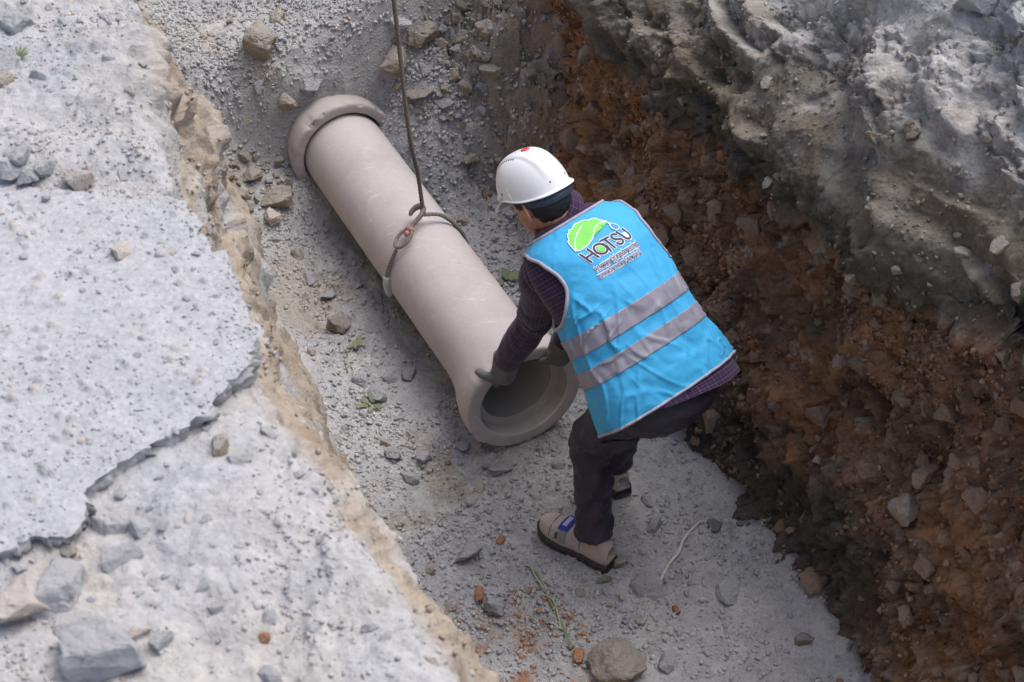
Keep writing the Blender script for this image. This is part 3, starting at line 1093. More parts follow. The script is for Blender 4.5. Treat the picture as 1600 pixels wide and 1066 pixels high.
# the slack of the cloth lifts a little round the arm holes
FG = gridfaces(*VG.shape[:2], True)
keep = (hf_.reshape(-1)[FG] > 1.0).all(1) & (V2.reshape(-1)[FG] <= VTOP).all(1)
uvv = np.stack([TH2 * 0.19, V2 * TLEN], -1).reshape(-1, 2)
ids = FG[keep]
used = np.unique(ids)
remap = -np.ones(VG.shape[0] * VG.shape[1], int)
remap[used] = np.arange(len(used))
vest = mesh('vest', VG.reshape(-1, 3)[used], remap[ids][:, ::-1].copy(), M_VEST, person, uv=uvv[used])
vest['label'] = 'sky blue sleeveless vest with two grey reflective bands and printed logo'
md = vest.modifiers.new('thickness', 'SOLIDIFY')
md.thickness = 0.003
md.offset = -1


def vsurf(th, v, off=0.0):
    """point on the vest at angle th (0 = spine) and height v"""
    fi = np.clip(v, 0, 1) * (len(VV) - 1)
    fj = ((th + math.pi) / (2 * math.pi) * len(VT)) % len(VT)
    i0 = np.minimum(np.floor(fi).astype(int), len(VV) - 2)
    j0 = np.floor(fj).astype(int) % len(VT)
    j1 = (j0 + 1) % len(VT)
    a, b = (fi - i0)[..., None], (fj - np.floor(fj))[..., None]
    f = lambda X: (X[i0, j0] * (1 - b) + X[i0, j1] * b) * (1 - a) + (X[i0 + 1, j0] * (1 - b) + X[i0 + 1, j1] * b) * a
    n = f(VN)
    n /= np.linalg.norm(n, axis=-1, keepdims=True)
    return f(VG) + n * off


# reflective bands and binding
for va, vb in ((0.405, 0.490), (0.255, 0.340)):
    tt = np.linspace(-math.pi, math.pi, 401)
    rows = [vsurf(tt, np.full_like(tt, v), o_) for v, o_ in zip(np.concatenate([[va], np.linspace(va, vb, 24), [vb]]), [0.0005] + [0.0030] * 24 + [0.0005])]
    Gs = np.array(rows)
    mesh('reflective_stripe', Gs.reshape(-1, 3), gridfaces(*Gs.shape[:2])[:, ::-1].copy(), M_STRIPE, vest)


def binding(P, r=0.0045, closed=True):
    P = np.vstack([P, P[:2]]) if closed else P
    mesh('binding', *tube(np.column_stack([P, np.full(len(P), r)]), m=8, smoothc=False, cap=False)[:2], M_PIPING, vest)


tt = np.linspace(-math.pi, math.pi, 240, endpoint=False)
binding(vsurf(tt, np.full_like(tt, 0.003)))
binding(vsurf(tt, np.full_like(tt, VTOP - 0.003)), 0.005)
for sg in (1, -1):
    aa = np.linspace(0, 2 * math.pi, 120, endpoint=False)
    binding(vsurf(sg * (1.72 + 0.875 * np.cos(aa)), 0.735 + 0.188 * np.sin(aa), 0.001), 0.0055)

# --- print on the back: leaf, drop, lettering (traced in logo units, laid on the cloth)
ARC = np.concatenate([np.zeros((len(VV), 1)), np.cumsum(np.linalg.norm(np.diff(VG, axis=1), axis=2), axis=1)], 1)
J0 = len(VT) // 2
ARC -= ARC[:, J0:J0 + 1]
LOGO_V, LOGO_X, LSC = 0.752, -0.004, 1.04 / (8.2 * 530)


def logo(X, Y):
    X = np.asarray(X, float)
    Y = np.asarray(Y, float)
    x = ((X - 560) * 0.77 - (Y - 560) * 0.64) * LSC
    y = (-(X - 560) * 0.64 - (Y - 560) * 0.77) * LSC
    return x, y


def oncloth(x, y, off):
    x, y = np.ravel(x) + LOGO_X, np.ravel(y)
    v = LOGO_V + y / TLEN
    th = np.zeros_like(x)
    for k in range(len(x)):
        i = int(round(np.clip(v[k], 0, 1) * (len(VV) - 1)))
        th[k] = np.interp(-x[k], ARC[i], VT)
    return vsurf(th, v, off)


M_GREEN = simple_mat('green_print', A3(0.19, 0.62, 0.10), 0.6, 50, 0.15, 0, 0.001)
M_WPR = simple_mat('white_print', A3(0.74, 0.76, 0.84), 0.6, 50, 0.03, 0, 0.001)
M_DPR = simple_mat('dark_print', A3(0.028, 0.030, 0.055), 0.6, 50, 0.05, 0, 0.001)
M_BPR = simple_mat('blue_print', A3(0.03, 0.28, 0.66), 0.6, 50, 0.1, 0, 0.001)


def flat_poly(pts, off, mat, name):
    """filled outline, subdivided so that it follows the cloth"""
    bm = bmesh.new()
    vsb = [bm.verts.new((p[0], p[1], 0)) for p in pts]
    f = bm.faces.new(vsb)
    bmesh.ops.triangulate(bm, faces=[f])
    for _ in range(2):
        lng = [e for e in bm.edges if e.calc_length() > 55]
        if not lng:
            break
        bmesh.ops.subdivide_edges(bm, edges=lng, cuts=2)
        bmesh.ops.triangulate(bm, faces=bm.faces)
    P = np.array([v.co[:2] for v in bm.verts])
    bm.verts.index_update()
    F = [[v.index for v in f.verts] for f in bm.faces]
    bm.free()
    x, y = logo(P[:, 0], P[:, 1])
    return mesh(name, oncloth(x, y, off), F, mat, vest, smooth=True)


def ribbon(pts, w, off, mat, name, closed=False):
    P = np.asarray(pts, float)
    if closed:
        P = np.vstack([P, P[:1]])
    seg_ = np.concatenate([[0], np.cumsum(np.linalg.norm(np.diff(P, axis=0), axis=1))])
    n = max(3, int(seg_[-1] / 14))
    xx_ = np.linspace(0, seg_[-1], n)
    Q = np.stack([np.interp(xx_, seg_, P[:, k]) for k in (0, 1)], -1)
    if n > 6:
        R_ = Q.copy()
        R_[1:-1] = (Q[:-2] + 2 * Q[1:-1] + Q[2:]) / 4
        Q = R_
    t = np.gradient(Q, axis=0)
    t /= np.linalg.norm(t, axis=1)[:, None] + 1e-9
    if not closed:
        Q[0] -= t[0] * w * 0.25
        Q[-1] += t[-1] * w * 0.25
    nn = np.stack([-t[:, 1], t[:, 0]], -1)
    A_, B_ = Q + nn * w / 2, Q - nn * w / 2
    allp = np.vstack([A_, B_])
    x, y = logo(allp[:, 0], allp[:, 1])
    F = [[k, k + 1, n + k + 1, n + k] for k in range(n - 1)]
    V = oncloth(x, y, off)
    return V, F


leaf = [(208, 652), (172, 590), (134, 512), (158, 505), (138, 462), (134, 408), (160, 405), (152, 348), (186, 350), (204, 296), (234, 252), (262, 244), (300, 212),
        (345, 192), (368, 206), (404, 178), (442, 162), (476, 162), (486, 178), (540, 186), (600, 198), (548, 208), (500, 232), (468, 262), (446, 300), (434, 345),
        (424, 400), (412, 450), (388, 500), (350, 560), (300, 608), (244, 652), (226, 620)]
flat_poly(leaf, 0.0022, M_GREEN, 'leaf_print')
parts = [ribbon(leaf, 11, 0.0030, M_WPR, '', True), ribbon([(216, 655), (216, 560), (222, 470), (244, 390), (300, 285)], 13, 0.0030, M_WPR, '')]
drop = [(606, 212), (650, 216), (700, 222), (728, 240), (732, 268), (712, 290), (682, 296), (650, 288), (628, 262)]
flat_poly(drop, 0.0022, M_BPR, 'drop_print')
parts.append(ribbon(drop, 9, 0.0030, M_WPR, '', True))
parts.append(ribbon([(596, 205), (620, 262), (648, 292)], 9, 0.0030, M_WPR, ''))
ang = np.radians(np.arange(0, 361, 20))
ca = [(500 + 78 * math.cos(a), 584 + 66 * math.sin(a)) for a in ang]
strokes = [[(262, 688), (400, 772)], [(346, 606), (480, 698)], [(330, 728), (412, 654)], ca, [(520, 516), (566, 532), (620, 602)],
           [(500, 480), (590, 416)], [(548, 450), (668, 546)],
           [(690, 366), (650, 362), (622, 392), (640, 426), (690, 430), (745, 414), (772, 440), (756, 480), (716, 490), (690, 478)],
           [(770, 266), (848, 326), (868, 366), (848, 396), (806, 398), (760, 372), (690, 324)]]
flat_poly([(800, 300), (834, 330), (846, 362), (828, 378), (792, 368), (756, 342)], 0.0022, M_WPR, 'letter_fill_print')
flat_poly([(500 + 44 * math.cos(a) + (10 if -0.6 < a < 0.6 else 0), 584 + 38 * math.sin(a)) for a in ang[:-1]], 0.0030, M_GREEN, 'letter_leaf_print')
for s_ in strokes:
    parts.append(ribbon(s_, 46, 0.0016, M_WPR, ''))
V, F, _ = join(parts)
mesh('white_outline_print', V, F, M_WPR, vest)
V, F, _ = join([ribbon(s_, 25, 0.0030, M_DPR, '') for s_ in strokes])
mesh('lettering_print', V, F, M_DPR, vest)


def text_print(txt, a, b, hgt):
    """one line of small capitals from logo point a to logo point b"""
    ax_, ay_ = logo(a[0], a[1])
    bx_, by_ = logo(b[0], b[1])
    e1 = np.array([bx_ - ax_, by_ - ay_])
    ln_ = np.linalg.norm(e1)
    e1 = e1 / ln_
    e2 = np.array([-e1[1], e1[0]])
    for offc, mat, off, nm in ((0.12, M_WPR, 0.0016, 'small_lettering_outline'), (-0.012, M_DPR, 0.0028, 'small_lettering')):
        cu = bpy.data.curves.new('txt', 'FONT')
        cu.body = txt
        cu.size = 1.0
        cu.resolution_u = 2
        cu.offset = offc + 0.02
        ob = bpy.data.objects.new('txt', cu)
        COL.objects.link(ob)
        dg = bpy.context.evaluated_depsgraph_get()
        me = ob.evaluated_get(dg).to_mesh()
        P = np.array([v.co[:2] for v in me.vertices])
        F_ = [list(p.vertices) for p in me.polygons]
        ob.evaluated_get(dg).to_mesh_clear()
        bpy.data.objects.remove(ob)
        if offc > 0:
            x0, x1 = P[:, 0].min(), P[:, 0].max()
            y0, y1 = 0.0, 0.73
            txt_ext = (x0 + 0.06, x1 - 0.06)
        kx = ln_ / (txt_ext[1] - txt_ext[0])
        ky = hgt / 0.73
        Q = np.outer((P[:, 0] - txt_ext[0]) * kx, e1) + np.outer(P[:, 1] * ky, e2) + np.array([ax_, ay_])
        mesh(nm, oncloth(Q[:, 0], Q[:, 1], off), F_, mat, vest)


text_print('T.C. HATAY B\u00dcY\u00dcK\u015eEH\u0130R BELED\u0130YES\u0130', (462, 884), (978, 455), 0.0145)
text_print('SU VE KANAL\u0130ZASYON \u0130DARES\u0130 GENEL M\u00dcD\u00dcRL\u00dc\u011e\u00dc', (510, 955), (1035, 525), 0.0125)


# --- shirt: body under the vest, tails below it, sleeves, collar
def creases(seed, amp, f_len=26, f_th=1.0, peak=None):
    def f(ln, th):
        Q = np.stack([np.cos(th) * f_th + 0.4 * np.sin(ln * 9), np.sin(th) * f_th, ln * f_len + np.cos(th) * 0.8], -1)
        a = amp if peak is None else amp * (0.35 + np.exp(-((ln - peak) / 0.09) ** 2))
        return a * fbm(Q, 1.0, 3, 0.5, seed)
    return f


GT, v_, t_ = torso(60, 90, -0.085, 0.99, 0.012, lambda v, th, G: 0.006 * fbm(np.stack([th, v * 2, 0 * v], -1), 1.6, 2, off=6) + 0.012 * (v < 0.0))
tail = sstep(0.75, -0.6, t_)[None, :, None] * (v_ < 0)[:, None, None]
GT = GT - axis * TLEN * (v_[:, None, None] * (1 - tail)) * (v_ < 0)[:, None, None]
shirt_parts = [(GT.reshape(-1, 3), gridfaces(*GT.shape[:2], True)[:, ::-1].tolist(), np.stack([np.repeat(t_[None] * 0.19, 60, 0), np.repeat(v_[:, None] * TLEN, 90, 1)], -1).reshape(-1, 2))]

# bell rim frame for the hands
PUP = np.cross(E1, PD)


def rimp(deg, r, u=0.0):
    a = math.radians(deg)
    return PB + PD * u + r * (math.cos(a) * E1 + math.sin(a) * PUP)


def arm(sh, el, wr, seed):
    inner = sh + unit(SP[2] - sh) * 0.05
    pts = [np.append(inner, 0.076), np.append(sh, 0.074), np.append(sh * 0.6 + el * 0.4, 0.062), np.append(sh * 0.25 + el * 0.75, 0.056), np.append(el, 0.054),
           np.append(el * 0.6 + wr * 0.4, 0.054), np.append(el * 0.2 + wr * 0.8, 0.048), np.append(wr, 0.043)]
    return tube(np.array(pts), 90, 40, disp=creases(seed, 0.0075, 17, 1.1, 0.36))


L_ANG, R_ANG = 120.0, 58.0
L_GR, R_GR = rimp(L_ANG, 0.197), rimp(R_ANG, 0.197)
L_WR = L_GR - PD * 0.035 + A3(0.012, -0.012, 0.085)
R_WR = R_GR - PD * 0.035 + A3(0.02, -0.008, 0.085)
shirt_parts += [arm(L_SH, L_EL, L_WR, 2.0), arm(R_SH, R_EL, R_WR, 5.0)]
V, F, U_ = join(shirt_parts)
shirt = mesh('shirt', V, F, M_SHIRT, person, uv=U_)
shirt['label'] = 'dark purple checked long sleeved shirt'

# --- trousers
JJ = lambda p, r: np.append(p, r)


def leg(hip, kn, an, seed):
    fwd = unit((kn - (hip + an) / 2))
    d = an - kn
    pts = [JJ(hip + (hip - kn) * 0.02, 0.080), JJ(hip * 0.9 + kn * 0.1, 0.092), JJ(hip * 0.6 + kn * 0.4, 0.088), JJ(hip * 0.2 + kn * 0.8, 0.074), JJ(kn, 0.068), JJ(kn + d * 0.3, 0.061), JJ(kn + d * 0.7, 0.058), JJ(kn + d * 0.96, 0.062)]
    return tube(np.array(pts), 110, 44, disp=creases(seed, 0.0135, 14, 0.9))


seat = ellipsoid(PELV + front * 0.035 - axis * 0.062, [lat, front, axis], [0.172, 0.108, 0.095], 24, 40)
V, F, N_ = remeshed([seat, leg(L_HIP, L_KN, L_AN, 3.0), leg(R_HIP, R_KN, R_AN, 8.0)], 0.0075, 3)
Q = V * A3(1, 1, 1.0)
V = V + N_ * (0.0045 * fbm(np.stack([Q[:, 0] * 0.6, Q[:, 1] * 0.6, Q[:, 2] * 1.7], -1), 20, 3, off=4) + 0.010 * (0.25 - np.abs(pn(np.stack([Q[:, 0], Q[:, 1], Q[:, 2] * 1.9], -1), 14, 3.3))))[:, None]
trou = mesh('trousers', V, F, M_TROU, person)


# pocket flaps with a stud: conforming boxes just proud of the cloth
def near_trou(p):
    d = np.linalg.norm(V - p, axis=1)
    i = np.argmin(d)
    return V[i], N_[i]


def flap(c, ex, wdt, hgt, name, stud=None):
    p, n = near_trou(c)
    n = unit(n)
    ex = unit(ex - n * (ex @ n))
    ey = np.cross(n, ex)
    us_ = np.linspace(-0.5, 0.5, 13)
    vs2 = np.linspace(-0.5, 0.5, 7)
    rows = []
    for b in vs2:
        r_ = []
        for a in us_:
            q = p + ex * a * wdt + ey * b * hgt + n * 0.02
            s_, sn = near_trou(q)
            h = (s_ - p) @ n
            edge_ = max(abs(a), abs(b)) > 0.49
            r_.append(p + ex * a * wdt + ey * b * hgt + n * (h + (0.001 if edge_ else 0.0065)))
        rows.append(r_)
    Gp = np.array(rows)
    o_ = mesh(name, Gp.reshape(-1, 3), gridfaces(*Gp.shape[:2]), M_TROU, trou)
    if stud is not None:
        q = Gp[int(3 + 3 * stud[1]), int(6 + 6 * stud[0])]
        Vs, Fs, _ = ellipsoid(q + n * 0.001, [ex, ey, n], [0.007, 0.007, 0.0035], 8, 12)
        mesh('stud', Vs, Fs, M_FERR, trou)


flap(atz(1085, 622, 0.72), -hl_, 0.125, 0.055, 'pocket_flap', (-0.3, 0.6))
flap(atz(962, 710, 0.56), unit(L_KN - L_HIP + A3(0.3, 0, 0)), 0.085, 0.10, 'thigh_pocket')


# --- shoes
def shoe(an, dirv, label):
    d = unit(A3(dirv[0], dirv[1], 0))
    s_ = A3(-d[1], d[0], 0)
    heel = A3(an[0], an[1], 0.012) - d * 0.066
    parts_ = []
    x = np.array([0.0, 0.012, 0.04, 0.08, 0.12, 0.16, 0.20, 0.24, 0.268, 0.285, 0.292])
    w = np.array([0.025, 0.032, 0.036, 0.035, 0.037, 0.043, 0.047, 0.045, 0.036, 0.022, 0.009])
    h = np.array([0.062, 0.074, 0.086, 0.092, 0.084, 0.070, 0.060, 0.055, 0.046, 0.030, 0.016])
    x = x * 0.95
    xs = np.linspace(0, x[-1], 46)
    ws = np.interp(xs, x, w)
    hs = np.interp(xs, x, h)
    for _ in range(3):
        ws[1:-1] = (ws[:-2] + 2 * ws[1:-1] + ws[2:]) / 4
        hs[1:-1] = (hs[:-2] + 2 * hs[1:-1] + hs[2:]) / 4
    m = 28
    th = np.linspace(0, 2 * math.pi, m, endpoint=False)
    cx, sy = np.cos(th), np.sin(th)
    z0 = 0.030
    G = []
    for xi, wi, hi in zip(xs, ws, hs):
        yy = np.sign(cx) * np.abs(cx) ** 0.75 * wi
        zz = np.where(sy > 0, np.sign(sy) * np.abs(sy) ** 0.8 * hi, sy * 0.006)
        G.append(heel + d * xi + s_ * yy[:, None] + A3(0, 0, 1) * (z0 + zz)[:, None])
    G = np.array(G)
    G += (0.0025 * fbm(G, 22, 2))[..., None] * A3(0.3, 0.3, 1)
    Fs = gridfaces(*G.shape[:2], True).tolist() + [list(range(m)), [45 * m + k for k in range(m)][::-1]]
    rt = mesh('shoe', G.reshape(-1, 3), Fs, M_SUEDE, person)
    rt['label'] = label
    # sole
    Gs = []
    for xi, wi in zip(xs, ws):
        wi = wi + 0.0055
        xi2 = xi + (0.006 if xi > 0.15 else -0.006) * abs(xi - 0.15) / 0.15
        lift = 0.010 * max(0, (xi - 0.21) / 0.08) ** 2
        rise = 0.006 * sstep(0.25, 0.29, xi)
        prof = [(-wi, 0.004 + lift), (-wi - 0.001, 0.016 + lift), (-wi, 0.031 + lift + rise), (-wi * 0.8, 0.035 + lift), (wi * 0.8, 0.035 + lift), (wi, 0.031 + lift + rise), (wi + 0.001, 0.016 + lift), (wi, 0.004 + lift), (wi * 0.8, lift), (-wi * 0.8, lift)]
        Gs.append([heel + d * xi2 + s_ * a - A3(0, 0, 0.012) + A3(0, 0, b + 0.006) for a, b in prof])
    Gs = np.array(Gs)
    mm = Gs.shape[1]
    Fs = gridfaces(*Gs.shape[:2], True).tolist() + [list(range(mm)), [45 * mm + k for k in range(mm)][::-1]]
    mesh('sole', Gs.reshape(-1, 3), Fs, M_SOLE, rt)

    def band(x0, x1, a0, a1, off, mat, nm):
        aa = np.radians(np.linspace(a0, a1, 16))
        rows = []
        for xi in np.linspace(x0, x1, 6):
            wi, hi = np.interp(xi, xs, ws), np.interp(xi, xs, hs)
            ed = off if x0 + 0.001 < xi < x1 - 0.001 else off * 0.3
            yy = np.sign(np.cos(aa)) * np.abs(np.cos(aa)) ** 0.75 * (wi + ed)
            zz = np.abs(np.sin(aa)) ** 0.8 * (hi + ed)
            rows.append(heel + d * xi + s_ * yy[:, None] + A3(0, 0, 1) * (z0 + zz)[:, None])
        Gb = np.array(rows)
        mesh(nm, Gb.reshape(-1, 3), gridfaces(*Gb.shape[:2]), mat, rt)
    band(0.152, 0.180, 8, 150, 0.004, M_STRAP, 'strap')
    band(0.150, 0.190, 55, 125, 0.009, M_BLUE, 'buckle_tab')
    band(0.158, 0.182, 72, 105, 0.011, M_PALE, 'tab_patch')
    band(0.183, 0.193, 14, 40, 0.003, M_BAND, 'side_tag')
    band(0.214, 0.2165, 10, 170, 0.0016, M_SOLE, 'toe_seam')
    band(0.100, 0.1030, 8, 60, 0.0016, M_SOLE, 'quarter_seam')
    band(0.100, 0.1030, 120, 172, 0.0016, M_SOLE, 'quarter_seam')
    return rt


shoe(L_AN, (-0.80, 0.60), 'beige suede work shoe with royal blue strap tab, planted beside the tan stone')
shoe(R_AN, (-0.38, 0.92), 'beige suede work shoe mostly hidden behind the leg')


# --- gloved hands gripping the rim: fingers inside the socket, thumb outside
def glove(ang, wr, flip, label):
    er = rimp(ang, 1.0) - PB
    et = np.cross(PD, er) * flip         # along the rim, towards the forefinger
    g0 = rimp(ang, 0.196, -0.030)
    parts_ = []
    parts_.append(tube(np.array([JJ(wr + (wr - g0) * 0.15, 0.050), JJ(wr, 0.047), JJ(wr * 0.5 + g0 * 0.5, 0.043), JJ(g0, 0.040), JJ(g0 + PD * 0.012 - er * 0.012, 0.026)]), 26, 20, squash=0.72))
    parts_.append(ellipsoid(g0 * 0.8 + wr * 0.2, [et, er, PD], [0.046, 0.023, 0.030], 14, 18))
    for o_, ln_ in ((0.033, 0.92), (0.011, 1.0), (-0.011, 0.95), (-0.032, 0.78)):
        a = g0 + et * o_ - er * 0.010
        b = a + PD * 0.034 * ln_ - er * 0.030
        c = b + PD * 0.030 * ln_ - er * 0.004
        e = c + PD * 0.024 * ln_ + er * 0.010
        parts_.append(tube(np.array([JJ(a, 0.0115), JJ(b, 0.0110), JJ(c, 0.0105), JJ(e, 0.0085)]), 18, 12))
    a = g0 * 0.75 + wr * 0.25 + et * 0.036
    b = rimp(ang, 0.237, -0.010) + et * 0.044
    c = rimp(ang, 0.236, 0.012) + et * 0.050
    parts_.append(tube(np.array([JJ(a, 0.0165), JJ(b, 0.0150), JJ(c, 0.0140), JJ(c + PD * 0.012 + et * 0.003 - er * 0.003, 0.0120)]), 20, 12))
    Vg, Fg, Ng = remeshed(parts_, 0.0035, 3)
    o_ = mesh('glove', Vg, Fg, M_GLOVE, person)
    o_['label'] = label


glove(L_ANG, L_WR, -1.0 if True else 1.0, 'grey dusty work glove with its thumb over the bell rim')
glove(R_ANG, R_WR, 1.0, 'grey work glove partly hidden by the vest')

# --- head
HO = atz(835, 296, 1.235)                 # centre of the helmet brim
hfw = unit(A3(-0.64, 0.46, -0.61))
hup = A3(-0.38, 0.44, 0.83)
hup = unit(hup - hfw * (hup @ hfw))
hlf = np.cross(hup, hfw)
HSC = 0.90
hp = lambda f, l, u: HO + HSC * (hfw * f + hlf * l + hup * u)
HAX = [hfw, hlf, hup]
neck_b = SP[3] + axis * -0.02
head_parts = [ellipsoid(hp(-0.008, 0, -0.010), HAX, [0.094, 0.074, 0.098], 26, 36), ellipsoid(hp(0.030, 0, -0.075), HAX, [0.058, 0.056, 0.062], 20, 28),
              ellipsoid(hp(0.062, 0, -0.118), HAX, [0.026, 0.030, 0.020], 12, 16),
              tube(np.array([JJ(hp(0.095, 0, -0.035), 0.008), JJ(hp(0.104, 0, -0.058), 0.011), JJ(hp(0.094, 0, -0.070), 0.010)]), 12, 10),
              tube(np.array([JJ(hp(0.076, 0.020, -0.094), 0.006), JJ(hp(0.084, 0, -0.092), 0.009), JJ(hp(0.076, -0.020, -0.094), 0.006)]), 12, 10),
              tube(np.array([JJ(hp(0.074, 0.045, -0.016), 0.008), JJ(hp(0.088, 0, -0.012), 0.009), JJ(hp(0.074, -0.045, -0.016), 0.008)]), 14, 10),
              tube(np.array([JJ(neck_b - axis * 0.10, 0.075), JJ(neck_b, 0.062), JJ(hp(-0.022, 0, -0.075), 0.056), JJ(hp(-0.012, 0, -0.03), 0.055)]), 24, 24)]
for sg in (1, -1):
    e_ = hp(-0.012, sg * 0.076, -0.050)
    Lp = [e_ + hfw * 0.016 * math.cos(a) * 0.9 + hup * 0.027 * math.sin(a) + hlf * sg * (0.012 - 0.012 * math.cos(a)) - hfw * 0.006 for a in np.linspace(0.6, 5.2, 12)]
    head_parts.append(tube(np.column_stack([np.array(Lp), np.full(12, 0.0062)]), 26, 8))
    head_parts.append(ellipsoid(e_, [unit(hfw * 0.8 + hlf * sg * -0.5), hup, unit(hlf * sg)], [0.013, 0.024, 0.007], 10, 14))
body_parts = [ellipsoid(PELV + front * 0.03, [lat, front, axis], [0.12, 0.075, 0.09], 16, 24)]
body_parts.append(tube(np.array([JJ(SP[0] + front * 0.03, 0.085), JJ(SP[1] + front * 0.01, 0.10), JJ(SP[2], 0.11), JJ(SP[2] * 0.5 + SP[3] * 0.5, 0.085), JJ(neck_b, 0.060)]), 30, 26))
for sh, el, wr in ((L_SH, L_EL, L_WR), (R_SH, R_EL, R_WR)):
    body_parts.append(tube(np.array([JJ(SP[2] * 0.7 + sh * 0.3, 0.06), JJ(sh, 0.052), JJ(el, 0.038), JJ(el * 0.5 + wr * 0.5, 0.036), JJ(wr, 0.026), JJ(wr + (wr - el) * 0.12, 0.022)]), 40, 16))
for h_, k_, a_ in ((L_HIP, L_KN, L_AN), (R_HIP, R_KN, R_AN)):
    body_parts.append(tube(np.array([JJ(h_, 0.082), JJ(h_ * 0.5 + k_ * 0.5, 0.070), JJ(k_, 0.052), JJ(k_ * 0.6 + a_ * 0.4, 0.046), JJ(a_, 0.032), JJ(a_ - A3(0, 0, 0.03), 0.024)]), 40, 16))
V, F, N_ = remeshed(head_parts + body_parts, 0.0052, 3)
mesh('body', V, F, M_SKIN, person)
for sg in (1, -1):
    Ve, Fe, _ = ellipsoid(hp(0.073, sg * 0.030, -0.040), HAX, [0.012, 0.013, 0.011], 10, 14)
    eye = mesh('eye', Ve, Fe, M_EYE, person)
    Ve, Fe, _ = ellipsoid(hp(0.0825, sg * 0.030, -0.041), HAX, [0.0035, 0.0055, 0.0055], 8, 12)
    mesh('iris', Ve, Fe, M_HHOLE, eye)
# hair: back and sides of the skull, clear of the face, ears left free
ph = np.linspace(0.05, 2.75, 70)
th = np.linspace(0, 2 * math.pi, 96, endpoint=False)
Gh = []
for p_ in ph:
    row = []
    for t_h in th:
        f, l, u = math.sin(p_) * math.cos(t_h), math.sin(p_) * math.sin(t_h), math.cos(p_)
        row.append(hp(-0.014 + f * 0.107, l * 0.090, -0.014 + u * 0.116))
    Gh.append(row)
Gh = np.array(Gh)
rel = Gh - HO
fr_, up_ = rel @ hfw, rel @ hup
Gh = Gh + (0.003 * fbm(Gh, 60, 2))[..., None] * (rel / np.linalg.norm(rel, axis=-1, keepdims=True))
okv = ((up_ > 0.0) | (fr_ < 0.012 + 0.02 * (up_ > -0.03)))
okv &= ~((fr_ > -0.028) & (up_ < -0.034))
okv &= (up_ > -0.108 + 0.004 * np.sin(fr_ * 300))
FGh = gridfaces(*Gh.shape[:2], True)
kp = okv.reshape(-1)[FGh].all(1)
hair = mesh('hair', Gh.reshape(-1, 3), FGh[kp], M_HAIR, person)
# collar
cb = SP[3] + axis * 0.004 + front * 0.010
nk = unit(hp(-0.018, 0, -0.06) - cb)
s1 = unit(np.cross(nk, A3(0.2, 0.9, 0.1)))
s2 = np.cross(nk, s1)
th = np.linspace(0, 2 * math.pi, 48, endpoint=False)
rows = []
for h_, r_ in ((-0.02, 0.082), (0.0, 0.078), (0.02, 0.073), (0.040, 0.070), (0.047, 0.0715), (0.046, 0.075), (0.030, 0.079), (0.012, 0.085), (0.000, 0.090), (-0.004, 0.088)):
    rows.append(cb + nk * h_ + r_ * (np.cos(th)[:, None] * s1 + np.sin(th)[:, None] * s2))
Gc = np.array(rows)
uvc = np.stack([np.repeat(th[None] * 0.075, len(rows), 0), np.repeat(np.cumsum([0, .02, .02, .02, .008, .004, .016, .018, .012, .004])[:, None], 48, 1)], -1).reshape(-1, 2)
mesh('collar', Gc.reshape(-1, 3), gridfaces(*Gc.shape[:2], True)[:, ::-1].copy(), M_SHIRT, shirt, uv=uvc)


# --- helmet
def helm_r(t):
    """brim outline: distance from the centre at angle t (0 = peak)"""
    a, b = 0.129, 0.106
    return a * b / math.sqrt((b * math.cos(t)) ** 2 + (a * math.sin(t)) ** 2)


rows = []
nT = 120
HZ = 0.132
tt = np.linspace(0, 2 * math.pi, nT, endpoint=False)


def brimline(t):
    """height of the lower edge: dips at the nape and at the peak, arched over the ears"""
    c = math.cos(t)
    return -0.004 + 0.016 * math.exp(-((abs(((t + math.pi) % (2 * math.pi)) - math.pi) - 1.15) / 0.42) ** 2) - 0.012 * sstep(0.1, -0.9, c) - 0.012 * sstep(0.80, 1.0, c)


def shell(t, s):
    """s 0 = edge .. 1 = crown"""
    r0 = helm_r(t)
    el_ = s * math.pi / 2
    z0 = brimline(t)
    rad_ = r0 * math.cos(el_) ** 0.80
    z = z0 + (HZ - z0) * math.sin(el_) ** 0.95
    f, l = rad_ * math.cos(t), rad_ * math.sin(t)
    # raised broad ridge front to back
    rg = sstep(0.048, 0.040, abs(l)) * sstep(0.02, 0.5, s) * 0.0048
    nx = 1 + rg / 0.11
    return f * nx, l * (1 + 0.2 * rg), z + rg * 0.8


for s in np.concatenate([np.linspace(0, 0.94, 56), np.linspace(0.955, 0.997, 4)]):
    rows.append([hp(*shell(t, s)) for t in tt])
edge_rows = []
for k, (out, dz) in enumerate(((-0.006, 0.012), (-0.004, 0.002), (0.000, -0.0035), (0.0065, -0.004), (0.0075, -0.0015), (0.0045, 0.002))):
    r_ = []
    for t in tt:
        f, l, z = shell(t, 0.0)
        c = math.cos(t)
        a = math.atan2(math.sin(t), math.cos(t))
        pk = sstep(0.62, 0.95, c) * 0.040 * (1 if k in (2, 3, 4) else 0.0) * (0.8 if k == 2 else 1)
        bk = sstep(-0.6, -0.95, c) * 0.006 * (1 if k in (3, 4) else 0)
        n_ = math.hypot(f, l)
        r_.append(hp(f + f / n_ * (out + bk) + pk, l + l / n_ * (out + bk), z + dz - pk * 0.33 - bk * 0.4))
    edge_rows.append(r_)
Gm = np.array(edge_rows + rows)
FH = gridfaces(*Gm.shape[:2], True).tolist()
FH.append([(len(Gm) - 1) * nT + k for k in range(nT)])
helmet = mesh('helmet', Gm.reshape(-1, 3), FH, M_HELM, person)
helmet['label'] = 'white safety helmet with red dot on its crown and a row of vent slots'


